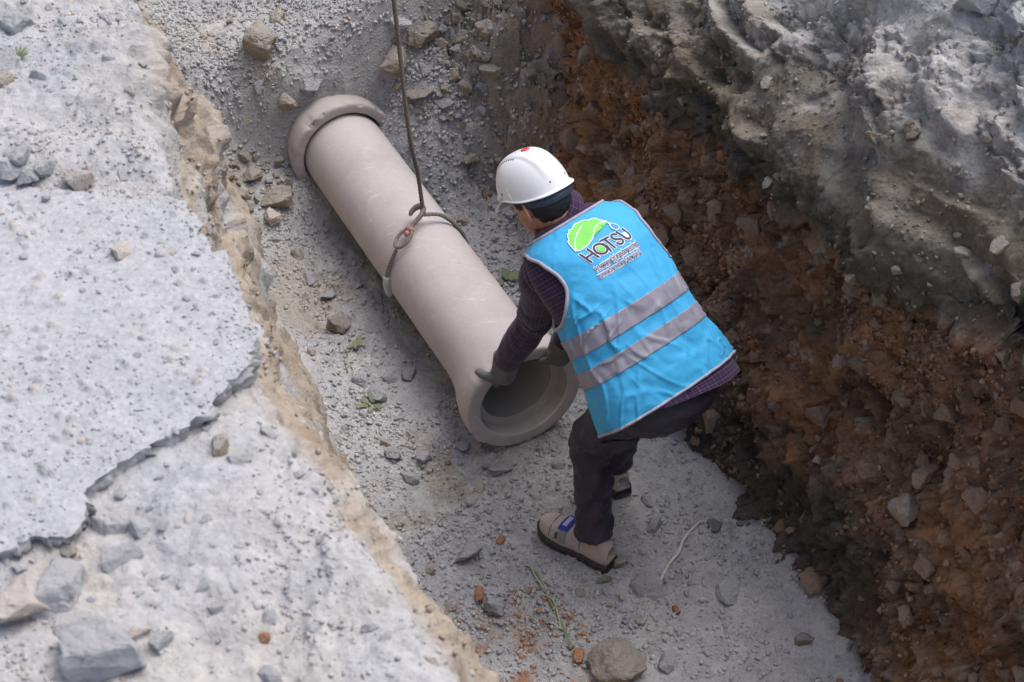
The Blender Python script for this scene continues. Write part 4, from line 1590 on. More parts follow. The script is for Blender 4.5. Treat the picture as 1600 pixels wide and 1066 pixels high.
def onshell(t, s, off):
    p0 = hp(*shell(t, s))
    a = hp(*shell(t + 0.02, s)) - hp(*shell(t - 0.02, s))
    b = hp(*shell(t, min(s + 0.02, 0.99))) - hp(*shell(t, max(s - 0.02, 0)))
    n = unit(np.cross(a, b))
    if n @ (p0 - hp(0, 0, 0.0)) < 0:
        n = -n
    return p0 + n * off, n, unit(a), unit(b)


def shell_at(f, l):
    """t, s of the shell point above head coordinates f, l"""
    t = math.atan2(l, f)
    rad_ = math.hypot(f, l)
    c = min(rad_ / helm_r(t), 1) ** (1 / 0.80)
    return t, math.acos(c) / (math.pi / 2)


def disc(t, s, r1, r2, off, mat, nm, thick=0.0015):
    p, n, a, b = onshell(t, s, off)
    a = unit(hlf - n * (hlf @ n))
    b = np.cross(n, a)
    q = np.linspace(0, 2 * math.pi, 20, endpoint=False)
    top = [p + a * r1 * math.cos(x) + b * r2 * math.sin(x) + n * thick for x in q]
    low = [p + a * (r1 + 0.001) * math.cos(x) + b * (r2 + 0.001) * math.sin(x) - n * 0.003 for x in q]
    Vd = np.array(low + top)
    Fd = [[k, (k + 1) % 20, 20 + (k + 1) % 20, 20 + k] for k in range(20)] + [list(range(20, 40))]
    return mesh(nm, Vd, Fd, mat, helmet)


disc(*shell_at(-0.040, 0.004), 0.0130, 0.0130, 0.0004, M_HDOT, 'red_dot', 0.0008)
for sg in (1, -1):
    for k in range(11):
        f = 0.078 - k * 0.0098
        disc(*shell_at(f, sg * 0.0490), 0.0030, 0.0018, 0.0003, M_HHOLE, 'vent_slot', 0.0006)
    disc(sg * 1.18, 0.10, 0.0028, 0.0028, 0.0003, M_HHOLE, 'rivet_hole', 0.0006)
    disc(sg * 0.62, 0.08, 0.0022, 0.0022, 0.0003, M_HHOLE, 'rivet_hole', 0.0006)
    disc(sg * 2.85, 0.12, 0.0022, 0.0022, 0.0003, M_HHOLE, 'rivet_hole', 0.0006)
    # side accessory slot and rib
    p, n, a, b = onshell(sg * 0.92, 0.06, 0.002)
    Vb, Fb, _ = ellipsoid(p, [unit(a), unit(b), n], [0.017, 0.009, 0.005], 10, 16)
    mesh('accessory_slot', Vb, Fb, M_HELM, helmet)
    pr_ = [np.append(onshell(sg * 1.55 - sg * 0.05 * q, 0.01 + 0.2 * q, 0.0)[0], 0.0022 * (1 - 0.7 * q)) for q in np.linspace(0, 1, 8)]
    mesh('rib', *tube(np.array(pr_), 16, 8)[:2], M_HELM, helmet)
# headband round the nape
q = np.linspace(math.radians(95), math.radians(265), 40)
rows = []
for u_, o_ in ((-0.006, 0.004), (-0.012, 0.010), (-0.028, 0.010), (-0.034, 0.004)):
    rows.append([hp(-0.010 + (0.106 + o_) * math.cos(a) * (1 - 0.25 * 0), (0.086 + o_) * math.sin(a), u_ - 0.018 * sstep(0.2, -0.9, math.cos(a))) for a in q])
Gb = np.array(rows)
mesh('headband', Gb.reshape(-1, 3), gridfaces(*Gb.shape[:2])[:, ::-1].copy(), M_BAND, helmet)

# ------------------------------------------------------------------ stones
def hull(npts, flat=0.7, seed=0, sub=0, rough=0.0, block=0.0):
    r = np.random.default_rng(seed)
    P = r.normal(size=(npts, 3))
    P /= np.linalg.norm(P, axis=1)[:, None]
    if block:
        P = np.sign(P) * np.abs(P) ** (1 - block * 0.6)
    P *= A3(1.0, r.uniform(0.62, 0.92), flat * r.uniform(0.75, 1.1))
    bm = bmesh.new()
    for p in P:
        bm.verts.new(p)
    q = bmesh.ops.convex_hull(bm, input=bm.verts)
    junk = [e for e in q['geom_interior'] + q['geom_unused'] if isinstance(e, bmesh.types.BMVert)]
    bmesh.ops.delete(bm, geom=junk, context='VERTS')
    if sub:
        bmesh.ops.bevel(bm, geom=list(bm.edges), offset=0.035, segments=1, affect='EDGES', profile=0.5)
        bmesh.ops.triangulate(bm, faces=bm.faces)
        for _ in range(sub):
            bmesh.ops.subdivide_edges(bm, edges=[e for e in bm.edges if e.calc_length() > 0.16], cuts=1)
            bmesh.ops.triangulate(bm, faces=bm.faces)
        V = np.array([v.co[:] for v in bm.verts])
        n = V / np.linalg.norm(V, axis=1)[:, None]
        V = V + n * (rough * fbm(V, 1.6, 4, 0.65, seed * 3.1) + 0.5 * rough * facet(V, 2.6, seed * 1.7))[:, None]
        for v, c in zip(bm.verts, V):
            v.co = c
    bmesh.ops.triangulate(bm, faces=bm.faces)
    V = np.array([v.co[:] for v in bm.verts])
    F = [[v.index for v in f.verts] for f in bm.faces]
    bm.verts.index_update()
    F = [[v.index for v in f.verts] for f in bm.faces]
    bm.free()
    return V, F


def stone_meshes(tagname, n, npts, flat, seed, sub, rough, mat, block=0.0):
    out = []
    for k in range(n):
        V, F = hull(npts, flat, seed + k, sub, rough, block)
        me = bpy.data.meshes.new(tagname)
        me.from_pydata(V.tolist(), [], F)
        me.materials.append(mat)
        if sub:
            me.polygons.foreach_set('use_smooth', np.ones(len(me.polygons), bool))
            if hasattr(me, 'set_sharp_from_angle'):
                me.set_sharp_from_angle(angle=math.radians(24))
        out.append(me)
    return out


LIME = (0.33, 0.33, 0.345)
M_LIME = rock_mat('grey_limestone', (0.26, 0.27, 0.30), (0.38, 0.38, 0.395), 0.55, tuple(FLOORC * 1.1))
M_LIMEB = rock_mat('pale_limestone', (0.38, 0.385, 0.41), (0.46, 0.455, 0.455), 0.75, tuple(DUST))
M_TANS = rock_mat('tan_stone', (0.28, 0.225, 0.165), (0.40, 0.34, 0.27), 0.45, tuple(FLOORC * 1.1))
M_BRNS = rock_mat('brown_stone', (0.19, 0.145, 0.105), (0.29, 0.23, 0.17), 0.5, tuple(FLOORC))
M_ORNG = rock_mat('orange_clay', (0.28, 0.115, 0.045), (0.42, 0.205, 0.095), 0.15, tuple(FLOORC * 1.1))
M_PINK = rock_mat('pink_beige_stone', (0.47, 0.40, 0.345), (0.56, 0.50, 0.45), 0.3, tuple(DUST))
M_WST = rock_mat('soil_stained_stone', (0.23, 0.155, 0.108), (0.36, 0.27, 0.21), 0.25, (0.26, 0.185, 0.135))
M_DRK = rock_mat('dark_stone', (0.07, 0.07, 0.075), (0.14, 0.135, 0.135), 0.3, tuple(FLOORC))

SM = {}
for key, m in dict(lime=M_LIME, limeb=M_LIMEB, tan=M_TANS, brn=M_BRNS, orng=M_ORNG, pink=M_PINK, wst=M_WST, drk=M_DRK).items():
    SM[key] = stone_meshes('stone', 9, 15, 0.66, hash(key) % 97 if False else sum(map(ord, key)), 0, 0, m, 0.35)
    SM[key + '_big'] = stone_meshes('rock', 6, 13, 0.70, 7 * sum(map(ord, key)) % 991, 3, 0.07, m, 0.5)

PROJ = {}


def pick(which, px, py):
    V, N = {'bank': (BANK, BANKN), 'floor': (FLOOR, FLOORN), 'wall': (WALL, WALLN), 'slab': (SLAB, SLABN)}[which]
    if which not in PROJ:
        PROJ[which] = proj(V)
    X, Y, Zd = PROJ[which]
    d = (X - px) ** 2 + (Y - py) ** 2
    near = np.where(d < max(25, d.min() * 1.5))[0]
    i = near[np.argmin(Zd[near] + 0.002 * d[near])]
    return V[i], N[i], Zd[i]


def put(me, name, p, n, r, parent=None, sink=0.25, seed=None, flatrot=True, sc=None):
    o = bpy.data.objects.new(name, me)
    COL.objects.link(o)
    n = Vector(n)
    if n.z < 0 and flatrot:
        n = -n
    q = n.to_track_quat('Z', 'Y') @ Euler((rnd.uniform(-.25, .25), rnd.uniform(-.25, .25), rnd.uniform(0, 6.28))).to_quaternion()
    o.rotation_mode = 'QUATERNION'
    o.rotation_quaternion = q
    o.scale = [r * (sc[k] if sc else rnd.uniform(0.9, 1.12)) for k in range(3)]
    o.location = Vector(p) + n * r * (0.6 - sink * 1.6)
    if parent:
        o.parent = parent
    return o


# loose rocks one can point at: surface, px, py, width in the photograph, kind, sink, label
ROCKS = [
    ('floor', 412, 62, 62, 'tan', .45, 'large tan faced rock bedded in grey gravel above the buried bell'),
    ('floor', 437, 30, 46, 'tan', .45, 'smaller tan rock beside the larger tan faced rock in the gravel ramp'),
    ('floor', 447, 160, 34, 'tan', .25, 'rounded tan rock beside the rim of the half buried bell'),
    ('floor', 486, 136, 38, 'lime', .3, 'flat grey rock lying above the rim of the half buried bell'),
    ('floor', 612, 94, 52, 'tan', .3, 'wide beige rock beside the lifting rope on the gravel ramp'),
    ('floor', 661, 58, 48, 'brn', .2, 'dark brown rounded boulder behind the lifting rope'),
    ('floor', 655, 148, 46, 'brn', .3, 'brown rock at the foot of the mound beside the rope'),
    ('floor', 661, 108, 24, 'lime', .2, 'blue grey angular stone between two brown boulders near the rope'),
    ('floor', 622, 36, 34, 'lime', .25, 'grey blocky stone on the heap at the top of the gravel ramp'),
    ('floor', 431, 312, 52, 'tan', .25, 'largest tan block of the rubble between left bank and pipe'),
    ('floor', 392, 280, 34, 'tan', .25, 'tan block topmost in the rubble beside the left bank'),
    ('floor', 372, 305, 30, 'brn', .3, 'brown stone against the left bank in the rubble heap'),
    ('floor', 424, 341, 32, 'pink', .25, 'pale beige cobble at the lower end of the rubble heap'),
    ('floor', 366, 262, 22, 'brn', .3, 'small brown stone at the upper end of the rubble heap'),
    ('floor', 531, 510, 38, 'brn', .2, 'brown rock alone on the floor facing the sling ferrule'),
    ('floor', 640, 588, 30, 'lime', .3, 'blue grey stone in the shade beside the bell flare'),
    ('floor', 487, 437, 30, 'lime', .3, 'grey angular stone beside the pipe below the sling'),
    ('floor', 512, 464, 26, 'lime', .3, 'dusty grey stone near the lone brown rock'),
    ('floor', 592, 619, 36, 'lime', .3, 'flat grey stone beside the wilted weeds on the floor'),
    ('floor', 646, 748, 34, 'lime', .2, 'blue grey blocky stone against the foot of the left wall'),
    ('floor', 612, 712, 30, 'lime', .3, 'grey stone nearer the bell than the blocky stone by the left wall'),
    ('floor', 660, 716, 28, 'lime', .3, 'pale grey stone on the pipe side of the blocky grey stone'),
    ('floor', 728, 868, 46, 'lime', .25, 'broad flat grey stone on the floor ahead of the worker shoe'),
    ('floor', 770, 950, 44, 'lime', .2, 'blue grey boulder beside the ochre lump near the left wall'),
    ('floor', 751, 931, 26, 'orng', .1, 'ochre lump resting against the blue grey boulder'),
    ('floor', 966, 1046, 92, 'brn', .3, 'big dusty brown boulder half sunk in the near floor'),
    ('floor', 1257, 1001, 32, 'brn', .25, 'round brown stone on grey gravel near the right wall foot'),
    ('floor', 971, 884, 34, 'tan', .15, 'tan stone touching the heel of the worker shoe'),
    ('floor', 902, 1027, 26, 'orng', .15, 'apricot coloured pebble at the root of the green stem'),
    ('floor', 1057, 957, 18, 'orng', .2, 'single orange clay lump on bare grey floor'),
    ('floor', 782, 846, 17, 'orng', .15, 'red brown lump just ahead of the worker shoe tip'),
    ('floor', 1022, 824, 34, 'lime', .35, 'flat blue grey stone behind the worker heel'),
    ('floor', 1137, 926, 48, 'lime', .45, 'wide pale grey stone set flat in the floor beside the dry stalk'),
    ('floor', 1010, 925, 60, 'lime', .42, 'long low grey stone at the lower end of the dry stalk'),
    ('floor', 1044, 1036, 46, 'lime', .35, 'grey stone beside the big dusty brown boulder'),
    ('floor', 1116, 822, 26, 'drk', .3, 'near black stone by the foot of the right wall'),
    ('floor', 786, 733, 40, 'lime', .42, 'flat grey stone in the shadow under the bell rim'),
    ('floor', 765, 115, 42, 'tan', .3, 'pale pinkish rock perched on the mound by the right wall'),
    ('floor', 720, 62, 34, 'tan', .3, 'beige rock above the pale pinkish rock on the mound'),
    ('bank', 88, 925, 105, 'limeb', .42, 'flat bluish slab rock at the broken edge of the road slab'),
    ('bank', 30, 960, 120, 'pink', .32, 'large peach coloured rock at the corner of the bank'),
    ('bank', 160, 1030, 130, 'limeb', .30, 'large rough grey rock beside the peach coloured rock'),
    ('bank', 120, 985, 70, 'limeb', .35, 'grey rock wedged between the peach and rough grey rocks'),
    ('bank', 222, 996, 36, 'pink', .25, 'small beige stone above the rough grey rock'),
    ('bank', 250, 1005, 36, 'limeb', .25, 'pale blue stone beside the small beige stone'),
    ('bank', 190, 878, 60, 'limeb', .42, 'thin pale flat stone lying below the slab edge'),
    ('bank', 172, 822, 56, 'limeb', .38, 'white blocky stone close under the broken slab edge'),
    ('bank', 215, 826, 48, 'limeb', .38, 'white stone next to the blocky stone under the slab edge'),
    ('bank', 350, 700, 44, 'tan', .42, 'tan stone tucked under the slab corner'),
    ('bank', 373, 718, 34, 'limeb', .42, 'pale chip lying beside the tan stone under the slab corner'),
    ('bank', 65, 838, 24, 'limeb', .1, 'small white cobble against the cracked slab edge'),
    ('bank', 105, 858, 34, 'tan', .25, 'beige pebble below the small white cobble'),
    ('bank', 413, 997, 20, 'orng', .2, 'rust orange pebble on the pale bank'),
    ('bank', 422, 1050, 36, 'limeb', .3, 'pale grey round stone on the bank below the rust orange pebble'),
    ('bank', 418, 965, 30, 'limeb', .3, 'beige white stone above the rust orange pebble'),
    ('slab', 189, 395, 34, 'pink', .15, 'single beige pebble lying on the broken road slab'),
    ('bank', 40, 252, 44, 'limeb', .1, 'white cobble topmost on the pile behind the road slab'),
    ('bank', 20, 270, 46, 'limeb', .15, 'grey white cobble at the outer end of the pile behind the slab'),
    ('bank', 45, 282, 44, 'limeb', .15, 'flat white stone at the foot of the pile behind the slab'),
    ('bank', 75, 268, 40, 'limeb', .2, 'pale round stone at the trench end of the pile behind the slab'),
    ('bank', 122, 288, 54, 'pink', .25, 'beige crumbly clod at the end of the white stone pile'),
    ('bank', 18, 40, 70, 'limeb', .3, 'big pale rock at the far corner of the bank'),
    ('bank', 14, 102, 44, 'limeb', .25, 'light rock with a tuft of green beside it'),
    ('bank', 4, 126, 34, 'tan', .25, 'tan rock below the light rock with green tuft'),
    ('bank', 62, 122, 30, 'limeb', .42, 'flat grey chip half sunk in the far bank'),
    ('wall', 1520, 14, 78, 'limeb', .15, 'big pale blue grey rock on top of the right bank'),
    ('wall', 1585, 40, 52, 'lime', .2, 'grey rock beside the big pale rock on the right bank'),
]
TAKEN = []
for sf, x, y, wpx, kind, sink, lab in ROCKS:
    p, n, zd = pick(sf, x, y)
    r = wpx / 2 * zd / FPX
    n2 = n if n[2] > 0 else -n
    n2 = unit(n2 * 0.5 + A3(0, 0, 0.8))
    o = put(rnd.choice(SM[kind + '_big']), 'rock', p, n2, r * 1.12, None, sink * 0.8)
    cat = 'clay lump' if kind == 'orng' else 'rock'
    tag(o, lab, cat, 'loose rocks')
    TAKEN.append((p, r))
    if kind == 'orng':
        o.name = 'clay_lump'


def scatter(V, N, mask, count, rmin, rmax, power, kinds, parent, sink, seed, gap=0.9, taken=None):
    """stones bedded in a surface, each an object, children of that surface"""
    r_ = np.random.default_rng(seed)
    idx = np.where(mask)[0]
    wts = np.clip(0.55 + fbm(V[idx], 2.4, 2, off=seed), 0.03, 2)
    order = r_.choice(idx, size=min(len(idx), count * 12), replace=False, p=wts / wts.sum())
    got = [(p, q) for p, q in (taken or [])]
    PP = np.array([p for p, q in got]) if got else np.zeros((0, 3))
    PR = np.array([q for p, q in got]) if got else np.zeros(0)
    n = 0
    names, ws = zip(*kinds)
    ws = np.array(ws) / sum(ws)
    for i in order:
        r = rmin + (rmax - rmin) * r_.random() ** power
        p = V[i]
        if len(PP) and (np.linalg.norm(PP - p, axis=1) < gap * (PR + r)).any():
            continue
        kd = names[r_.choice(len(names), p=ws)]
        if kd == 'orng' and parent is floor and p @ SD > 4.2:
            kd = 'tan'
        if kd == 'orng':
            r = min(r, rmin * 1.35)
        pool = SM[kd + ('_big' if r > 0.022 else '')]
        nn = N[i] if (parent is rwall) else unit((N[i] if N[i][2] > 0 else -N[i]) + A3(0, 0, 0.6))
        put(pool[r_.integers(len(pool))], 'stone', p, nn, r, parent, sink * r_.uniform(0.7, 1.3), flatrot=parent is not rwall)
        PP = np.vstack([PP, p])
        PR = np.append(PR, r)
        n += 1
        if n >= count:
            break
    return n


def inview(V, pad=0):
    X, Y, Zd = proj(V)
    return (X > -pad) & (X < 1600 + pad) & (Y > -pad) & (Y < 1066 + pad) & (Zd > 0)


GRAV = [stone_meshes('g', 14, 9, 0.7, 400, 0, 0, None, 0.3)]
GV = [(np.array([v.co[:] for v in m.vertices]), np.array([p.vertices[:] for p in m.polygons])) for m in GRAV[0]]
M_GRAV = NT('gravel_grains')
_a = M_GRAV.add('ShaderNodeAttribute', attribute_name='Col').outputs['Color']
_c = M_GRAV.mix(1.0, _a, M_GRAV.ramp(M_GRAV.noise(M_GRAV.coord(), 220, 3), [(0.3, 0.82), (0.7, 1.15)]), 'MULTIPLY')
M_GRAV = M_GRAV.out(_c, 0.95, None, 0.1)


def gravel(name, V, N, mask, count, rmin, rmax, power, cols, seed, sink=0.2, wf=2.4, label=None, clump=1.0, own=0.45):
    r_ = np.random.default_rng(seed)
    idx = np.where(mask)[0]
    wts = np.clip(0.5 + clump * fbm(V[idx], wf, 3, off=seed * 0.7), 0.03, 2)
    pickd = r_.choice(idx, size=count, replace=True, p=wts / wts.sum())
    vs_, fs_, cs_, off = [], [], [], 0
    cc = np.array([c for c, w in cols])
    cw = np.array([w for c, w in cols])
    ci = r_.choice(len(cc), size=count, p=cw / cw.sum())
    which = r_.integers(len(GV), size=count)
    for k in range(len(GV)):
        sel = np.where(which == k)[0]
        if not len(sel):
            continue
        bv, bf = GV[k]
        m = len(sel)
        Q = r_.normal(size=(m, 4))
        Q /= np.linalg.norm(Q, axis=1)[:, None]
        w, x, y, z = Q.T
        Rm = np.stack([1 - 2 * (y * y + z * z), 2 * (x * y - z * w), 2 * (x * z + y * w), 2 * (x * y + z * w), 1 - 2 * (x * x + z * z), 2 * (y * z - x * w),
                       2 * (x * z - y * w), 2 * (y * z + x * w), 1 - 2 * (x * x + y * y)], -1).reshape(m, 3, 3)
        rad = rmin + (rmax - rmin) * r_.random(m) ** power
        jit = r_.normal(size=(m, 3)) * 0.003
        cen_ = V[pickd[sel]] + N[pickd[sel]] * (rad * (0.45 - sink))[:, None] + jit - N[pickd[sel]] * np.sum(jit * N[pickd[sel]], 1)[:, None]
        P = np.einsum('mij,vj->mvi', Rm, bv) * rad[:, None, None] + cen_[:, None]
        vs_.append(P.reshape(-1, 3))
        fs_.append((bf[None] + (np.arange(m) * len(bv))[:, None, None] + off).reshape(-1, 3))
        base_ = SURFC[id(V)][pickd[sel]]
        col = (base_ * (1 - own) + cc[ci[sel]] * own) * r_.uniform(0.88, 1.12, m)[:, None]
        cs_.append(np.repeat(col, len(bv), 0))
        off += m * len(bv)
    o = mesh(name, np.vstack(vs_), np.vstack(fs_), M_GRAV, smooth=False, col=np.vstack(cs_))
    o['kind'] = 'stuff'
    if label:
        o['label'] = label
    return o


SURFC = {id(BANK): BANKC, id(FLOOR): FLOORCOL, id(WALL): WALLC, id(SLAB): SLABC}
FT = FLOOR @ TD
FS = FLOOR @ SD
WT = WALL @ TD
fmask = inview(FLOOR) & (FT > 1.0) & (FT < 2.25)
wmask = inview(WALL) & (WALLUP < 0.25) & (WALL[:, 2] > 0.0)
umask = inview(WALL) & (WALLUP > 0.7)
bmask = inview(BANK) & (BANKU < 3.3)
smask = inview(SLAB)
# keep the slab's footprint free of stones bedded in the bank below it
OS, OT = OP @ SD, OP @ TD
bs, bt = BANK @ SD, BANK @ TD
ins = np.zeros(len(BANK), bool)
for a in range(len(OS) - 1):
    c = (OT[a] > bt) != (OT[a + 1] > bt)
    with np.errstate(divide='ignore', invalid='ignore'):
        xx = (OS[a + 1] - OS[a]) * (bt - OT[a]) / (OT[a + 1] - OT[a]) + OS[a]
    ins ^= c & (bs < xx)
bmask &= ~ins
FPX_, FPY_, _ = proj(FLOOR)
heap = (((FPX_ - 400) / 55) ** 2 + ((FPY_ - 295) / 55) ** 2 < 1) & (FT > 0.95)
heap2 = (FPX_ > 600) & (FPX_ < 760) & (FPY_ > 5) & (FPY_ < 200) & (FPX_ - 600 > (FPY_ - 60) * 0.3)
scatter(FLOOR, FLOORN, heap, 30, 0.014, 0.036, 1.2, [('tan', 3), ('brn', 2), ('lime', 1.5)], floor, 0.22, 13, 0.8, taken=TAKEN)
scatter(FLOOR, FLOORN, heap2, 40, 0.014, 0.042, 1.6, [('lime', 4), ('tan', 3), ('brn', 1.6)], floor, 0.22, 14, 0.8, taken=TAKEN)
heap3 = (FPX_ > 690) & (FPX_ < 880) & (FPY_ > 0) & (FPY_ < 320) & (FT > 2.02)
scatter(FLOOR, FLOORN, heap3, 44, 0.014, 0.050, 1.6, [('tan', 3), ('brn', 3), ('wst', 2)], floor, 0.28, 15, 0.8, taken=TAKEN)
scatter(FLOOR, FLOORN, fmask & ~heap & ~heap3, 184, 0.012, 0.034, 1.8, [('lime', 8), ('tan', 1.3), ('brn', .7), ('orng', .8), ('drk', .15)], floor, 0.32, 3, taken=TAKEN)
scatter(WALL, WALLN, wmask, 298, 0.016, 0.068, 2.3, [('wst', 8), ('tan', .3), ('orng', .3), ('pink', .1)], rwall, 0.30, 5, 0.75)
scatter(WALL, WALLN, umask, 50, 0.010, 0.034, 1.8, [('tan', 3), ('brn', 1)], rwall, 0.35, 6)
scatter(BANK, BANKN, bmask, 170, 0.0055, 0.016, 2.0, [('limeb', 7), ('pink', 1.3), ('orng', .22)], bank, 0.44, 7, taken=TAKEN)
scatter(SLAB, SLABN, smask, 110, 0.0045, 0.010, 1.8, [('limeb', 5), ('pink', 1), ('lime', 1.2)], slab, 0.46, 8, taken=TAKEN)
gcol = [(FLOORC * 1.08, 5), (A3(0.36, 0.36, 0.38), 3), (A3(0.46, 0.45, 0.445), 2), (A3(0.32, 0.27, 0.22), .5), (ORANGE * 1.3, .12)]
gravel('floor_gravel', FLOOR, FLOORN, fmask, 16000, 0.0028, 0.013, 2.4, gcol, 21, 0.30)
gravel('pipe_side_gravel', FLOOR, FLOORN, inview(FLOOR) & (FT > 1.78) & (FS > 4.0) & (FS < 5.5), 2600, 0.004, 0.016, 1.6, gcol, 25, 0.1, 2.0)
gravel('ramp_gravel', FLOOR, FLOORN, inview(FLOOR) & (FS > 5.3), 3500, 0.003, 0.014, 1.8, gcol, 26, 0.15, 2.0)
gravel('red_crumbs', FLOOR, FLOORN, inview(FLOOR, 30) & (FT < 1.5) & (FS < 3.05), 900, 0.003, 0.013, 2.0, [(ORANGE * 0.95, 3), (ORANGE * 1.2, 1), (FLOORC, 1.5)], 27, 0.1, 6, None, 1.6, 0.95)
wcol = [(BROWN, 6), (A3(0.29, 0.17, 0.10), 2), (A3(0.30, 0.215, 0.16), 2), (A3(0.40, 0.33, 0.27), .35), (DARK, 1)]
gravel('wall_clods', WALL, WALLN, wmask, 6500, 0.004, 0.016, 2.2, wcol, 22, 0.2)
ucol = [(SILT * 1.2, 4), (SILTL * 0.85, 3)]
gravel('crust_crumbs', WALL, WALLN, umask, 1100, 0.003, 0.012, 2.2, ucol, 23, 0.15, 3, None, 1.3)
bcol = [(DUST, 5), (A3(0.41, 0.41, 0.44), 2), (A3(0.46, 0.39, 0.33), 1), (ORANGE * 1.6, .18), (A3(0.39, 0.38, 0.38), .3)]
gravel('bank_grit', BANK, BANKN, bmask, 2200, 0.0012, 0.006, 2.2, bcol, 24, 0.32, 3, None, 1.5)
gravel('slab_grit', SLAB, SLABN, smask, 1500, 0.0010, 0.0045, 2.0, [(A3(0.43, 0.425, 0.435), 5), (A3(0.39, 0.39, 0.42), 2), (A3(0.46, 0.40, 0.36), .8)], 28, 0.34, 5, None, 1.0)
fl = inview(BANK, 60) & (BANKU > 3.1) & (BANKU < 5)
gravel('lip_clods', BANK, BANKN, fl, 1300, 0.0018, 0.008, 2.2, [(TAN, 4), (TAN * 0.75, 2), (DUST, 2)], 29, 0.15, 6, None, 1.6)

# ------------------------------------------------------------------ scraps of vegetation
M_STEM = simple_mat('green_stem', A3(0.17, 0.19, 0.10), 0.7, 60, 0.25, 0.2, 0.002)
M_STEMP = simple_mat('pale_green_stem', A3(0.36, 0.38, 0.22), 0.7, 60, 0.2, 0.2, 0.002)
M_DRY = simple_mat('dry_stalk', A3(0.52, 0.47, 0.43), 0.8, 60, 0.25, 0.3, 0.002)
M_LEAF = simple_mat('dull_green_leaf', A3(0.12, 0.15, 0.09), 0.7, 60, 0.3, 0.3, 0.002)


def lay(sf, pts, r0, r1, lift=0.006):
    out = []
    for k, (x, y) in enumerate(pts):
        p, n, zd = pick(sf, x, y)
        w = k / (len(pts) - 1)
        out.append(np.append(p + A3(0, 0, lift + 0.004 * math.sin(3 * k)), r0 * (1 - w) + r1 * w))
    return np.array(out)


def leafblade(p, d, ln, w, up=A3(0, 0, 1), curl=0.3):
    d = unit(d)
    s = unit(np.cross(d, up))
    rows = []
    for q in np.linspace(0, 1, 9):
        wd = w * math.sin(math.pi * min(q * 0.93 + 0.05, 1)) ** 0.8
        c = p + d * ln * q + up * (curl * ln * (q - q * q))
        rows.append([c - s * wd + up * wd * 0.15, c - s * wd * 0.5 + up * wd * 0.08, c, c + s * wd * 0.5 + up * wd * 0.08, c + s * wd + up * wd * 0.15])
    G = np.array(rows)
    return G.reshape(-1, 3), gridfaces(*G.shape[:2]).tolist()


def plant(name, base, label, cat):
    e = empty(name, base)
    return tag(e, label, cat)


b, _, _ = pick('floor', 892, 1020)
e = plant('plant_stem', b, 'uprooted green plant stem lying on gravel below the worker shoe', 'plant')
mesh('stem', *tube(lay('floor', [(892, 1018), (880, 985), (868, 955), (858, 938), (846, 915), (835, 898), (820, 882)], .006, .0028), 50, 8)[:2], M_STEM, e)
mesh('stem', *tube(lay('floor', [(876, 985), (872, 960), (862, 940), (845, 928)], .0032, .0018, .010), 30, 7)[:2], M_STEMP, e)
mesh('stem', *tube(lay('floor', [(850, 922), (838, 905), (828, 888), (816, 886)], .0035, .0020, .012), 30, 7)[:2], M_STEMP, e)
mesh('root', *tube(lay('floor', [(880, 985), (865, 975), (850, 968)], .002, .001), 20, 6)[:2], M_DRY, e)
b, _, _ = pick('floor', 1040, 905)
e = plant('dry_stalk', b, 'thin dry pale stalk lying between the worker and the brown wall', 'stalk')
mesh('stem', *tube(lay('floor', [(1032, 910), (1045, 885), (1060, 865), (1068, 848), (1080, 830), (1094, 818)], .006, .003, .012), 50, 7)[:2], M_DRY, e)
mesh('stem', *tube(lay('floor', [(1066, 850), (1076, 838), (1086, 836)], .002, .001, .01), 20, 6)[:2], M_DRY, e)
b, _, _ = pick('floor', 958, 902)
p = b + A3(0, 0, .005)
V, F = leafblade(p, A3(-0.8, -0.3, 0.0), 0.060, 0.011, curl=0.15)
o = mesh('fallen_leaf', V, F, M_LEAF)
tag(o, 'dull green leaf on the floor under the tan heel stone', 'leaf')
b, _, _ = pick('floor', 580, 634)
e = plant('weed', b, 'wilted green weed tuft beside a flat grey stone near the bell flare', 'weed')
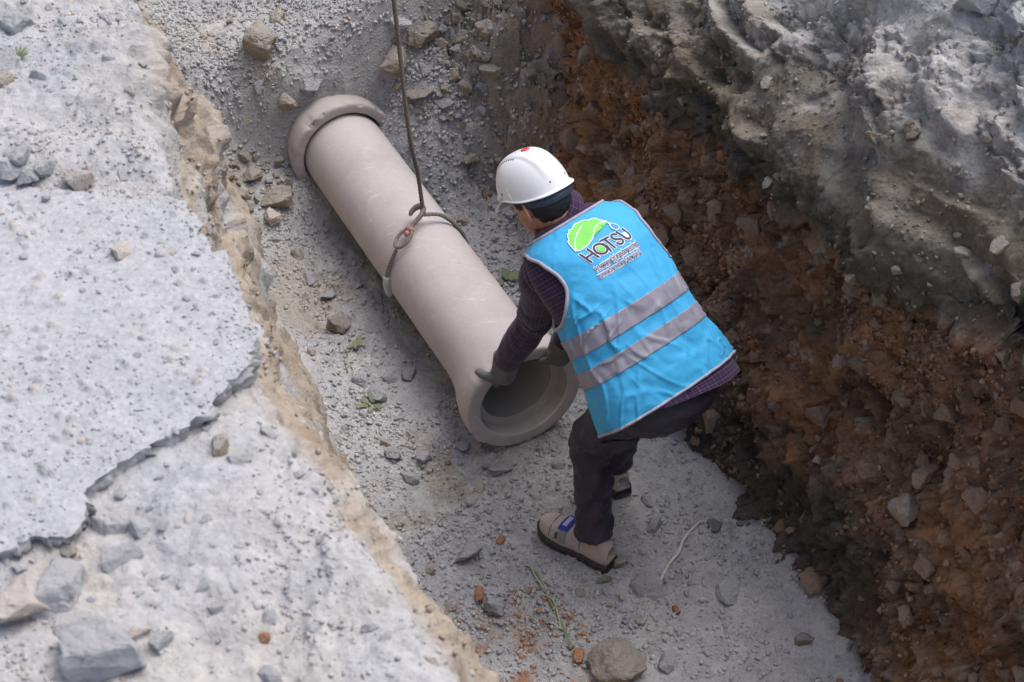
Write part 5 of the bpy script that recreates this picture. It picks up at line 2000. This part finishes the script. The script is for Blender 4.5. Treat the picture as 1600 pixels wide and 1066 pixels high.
for k in range(9):
    a = rnd.uniform(0, 6.28)
    V, F = leafblade(b + A3(math.cos(a) * .012, math.sin(a) * .012, .008), A3(math.cos(a), math.sin(a), .15), rnd.uniform(.03, .055), rnd.uniform(.006, .012))
    mesh('leaf', V, F, M_LEAF if k % 3 else M_STEM, e)
mesh('stem', *tube(lay('floor', [(590, 642), (578, 634), (566, 622)], .003, .0015), 20, 6)[:2], M_STEM, e)
b, _, _ = pick('floor', 545, 570)
e = plant('weed', b, 'thin green stems lying between left bank and the pipe', 'weed')
mesh('stem', *tube(lay('floor', [(543, 585), (541, 566), (546, 548), (556, 532)], .0030, .0018), 30, 6)[:2], M_STEM, e)
mesh('stem', *tube(lay('floor', [(541, 575), (548, 572), (556, 586)], .0025, .0015), 20, 6)[:2], M_STEMP, e)
for k in range(4):
    a = rnd.uniform(0, 6.28)
    V, F = leafblade(b + A3(.02, .08 + .01 * k, .012), A3(math.cos(a), math.sin(a), .2), .04, .010)
    mesh('leaf', V, F, M_STEM, e)
b, _, _ = pick('floor', 395, 188)
e = plant('weed', b, 'small grey green weed near the half buried bell', 'weed')
for k in range(6):
    a = rnd.uniform(0, 6.28)
    V, F = leafblade(b + A3(math.cos(a) * .012, math.sin(a) * .012, .01), A3(math.cos(a), math.sin(a), .2), .04, .009)
    mesh('leaf', V, F, M_LEAF, e)
b, _, _ = pick('floor', 792, 442)
e = plant('weed', b, 'pale green leaf scrap beside the pipe near the worker shoulder', 'weed')
for k in range(4):
    a = rnd.uniform(0, 6.28)
    V, F = leafblade(b + A3(math.cos(a) * .012, math.sin(a) * .012, .012), A3(math.cos(a), math.sin(a), .1), .06, .018)
    mesh('leaf', V, F, M_STEM if k % 2 else M_LEAF, e)
b, _, _ = pick('bank', 26, 92)
e = plant('grass_tuft', b, 'small bright green tuft among the far bank rocks', 'grass tuft')
for k in range(14):
    a = rnd.uniform(0, 6.28)
    V, F = leafblade(b + A3(math.cos(a) * .006, math.sin(a) * .006, 0), A3(math.cos(a), math.sin(a), .7), rnd.uniform(.015, .028), .0022)
    mesh('blade', V, F, M_STEM, e)
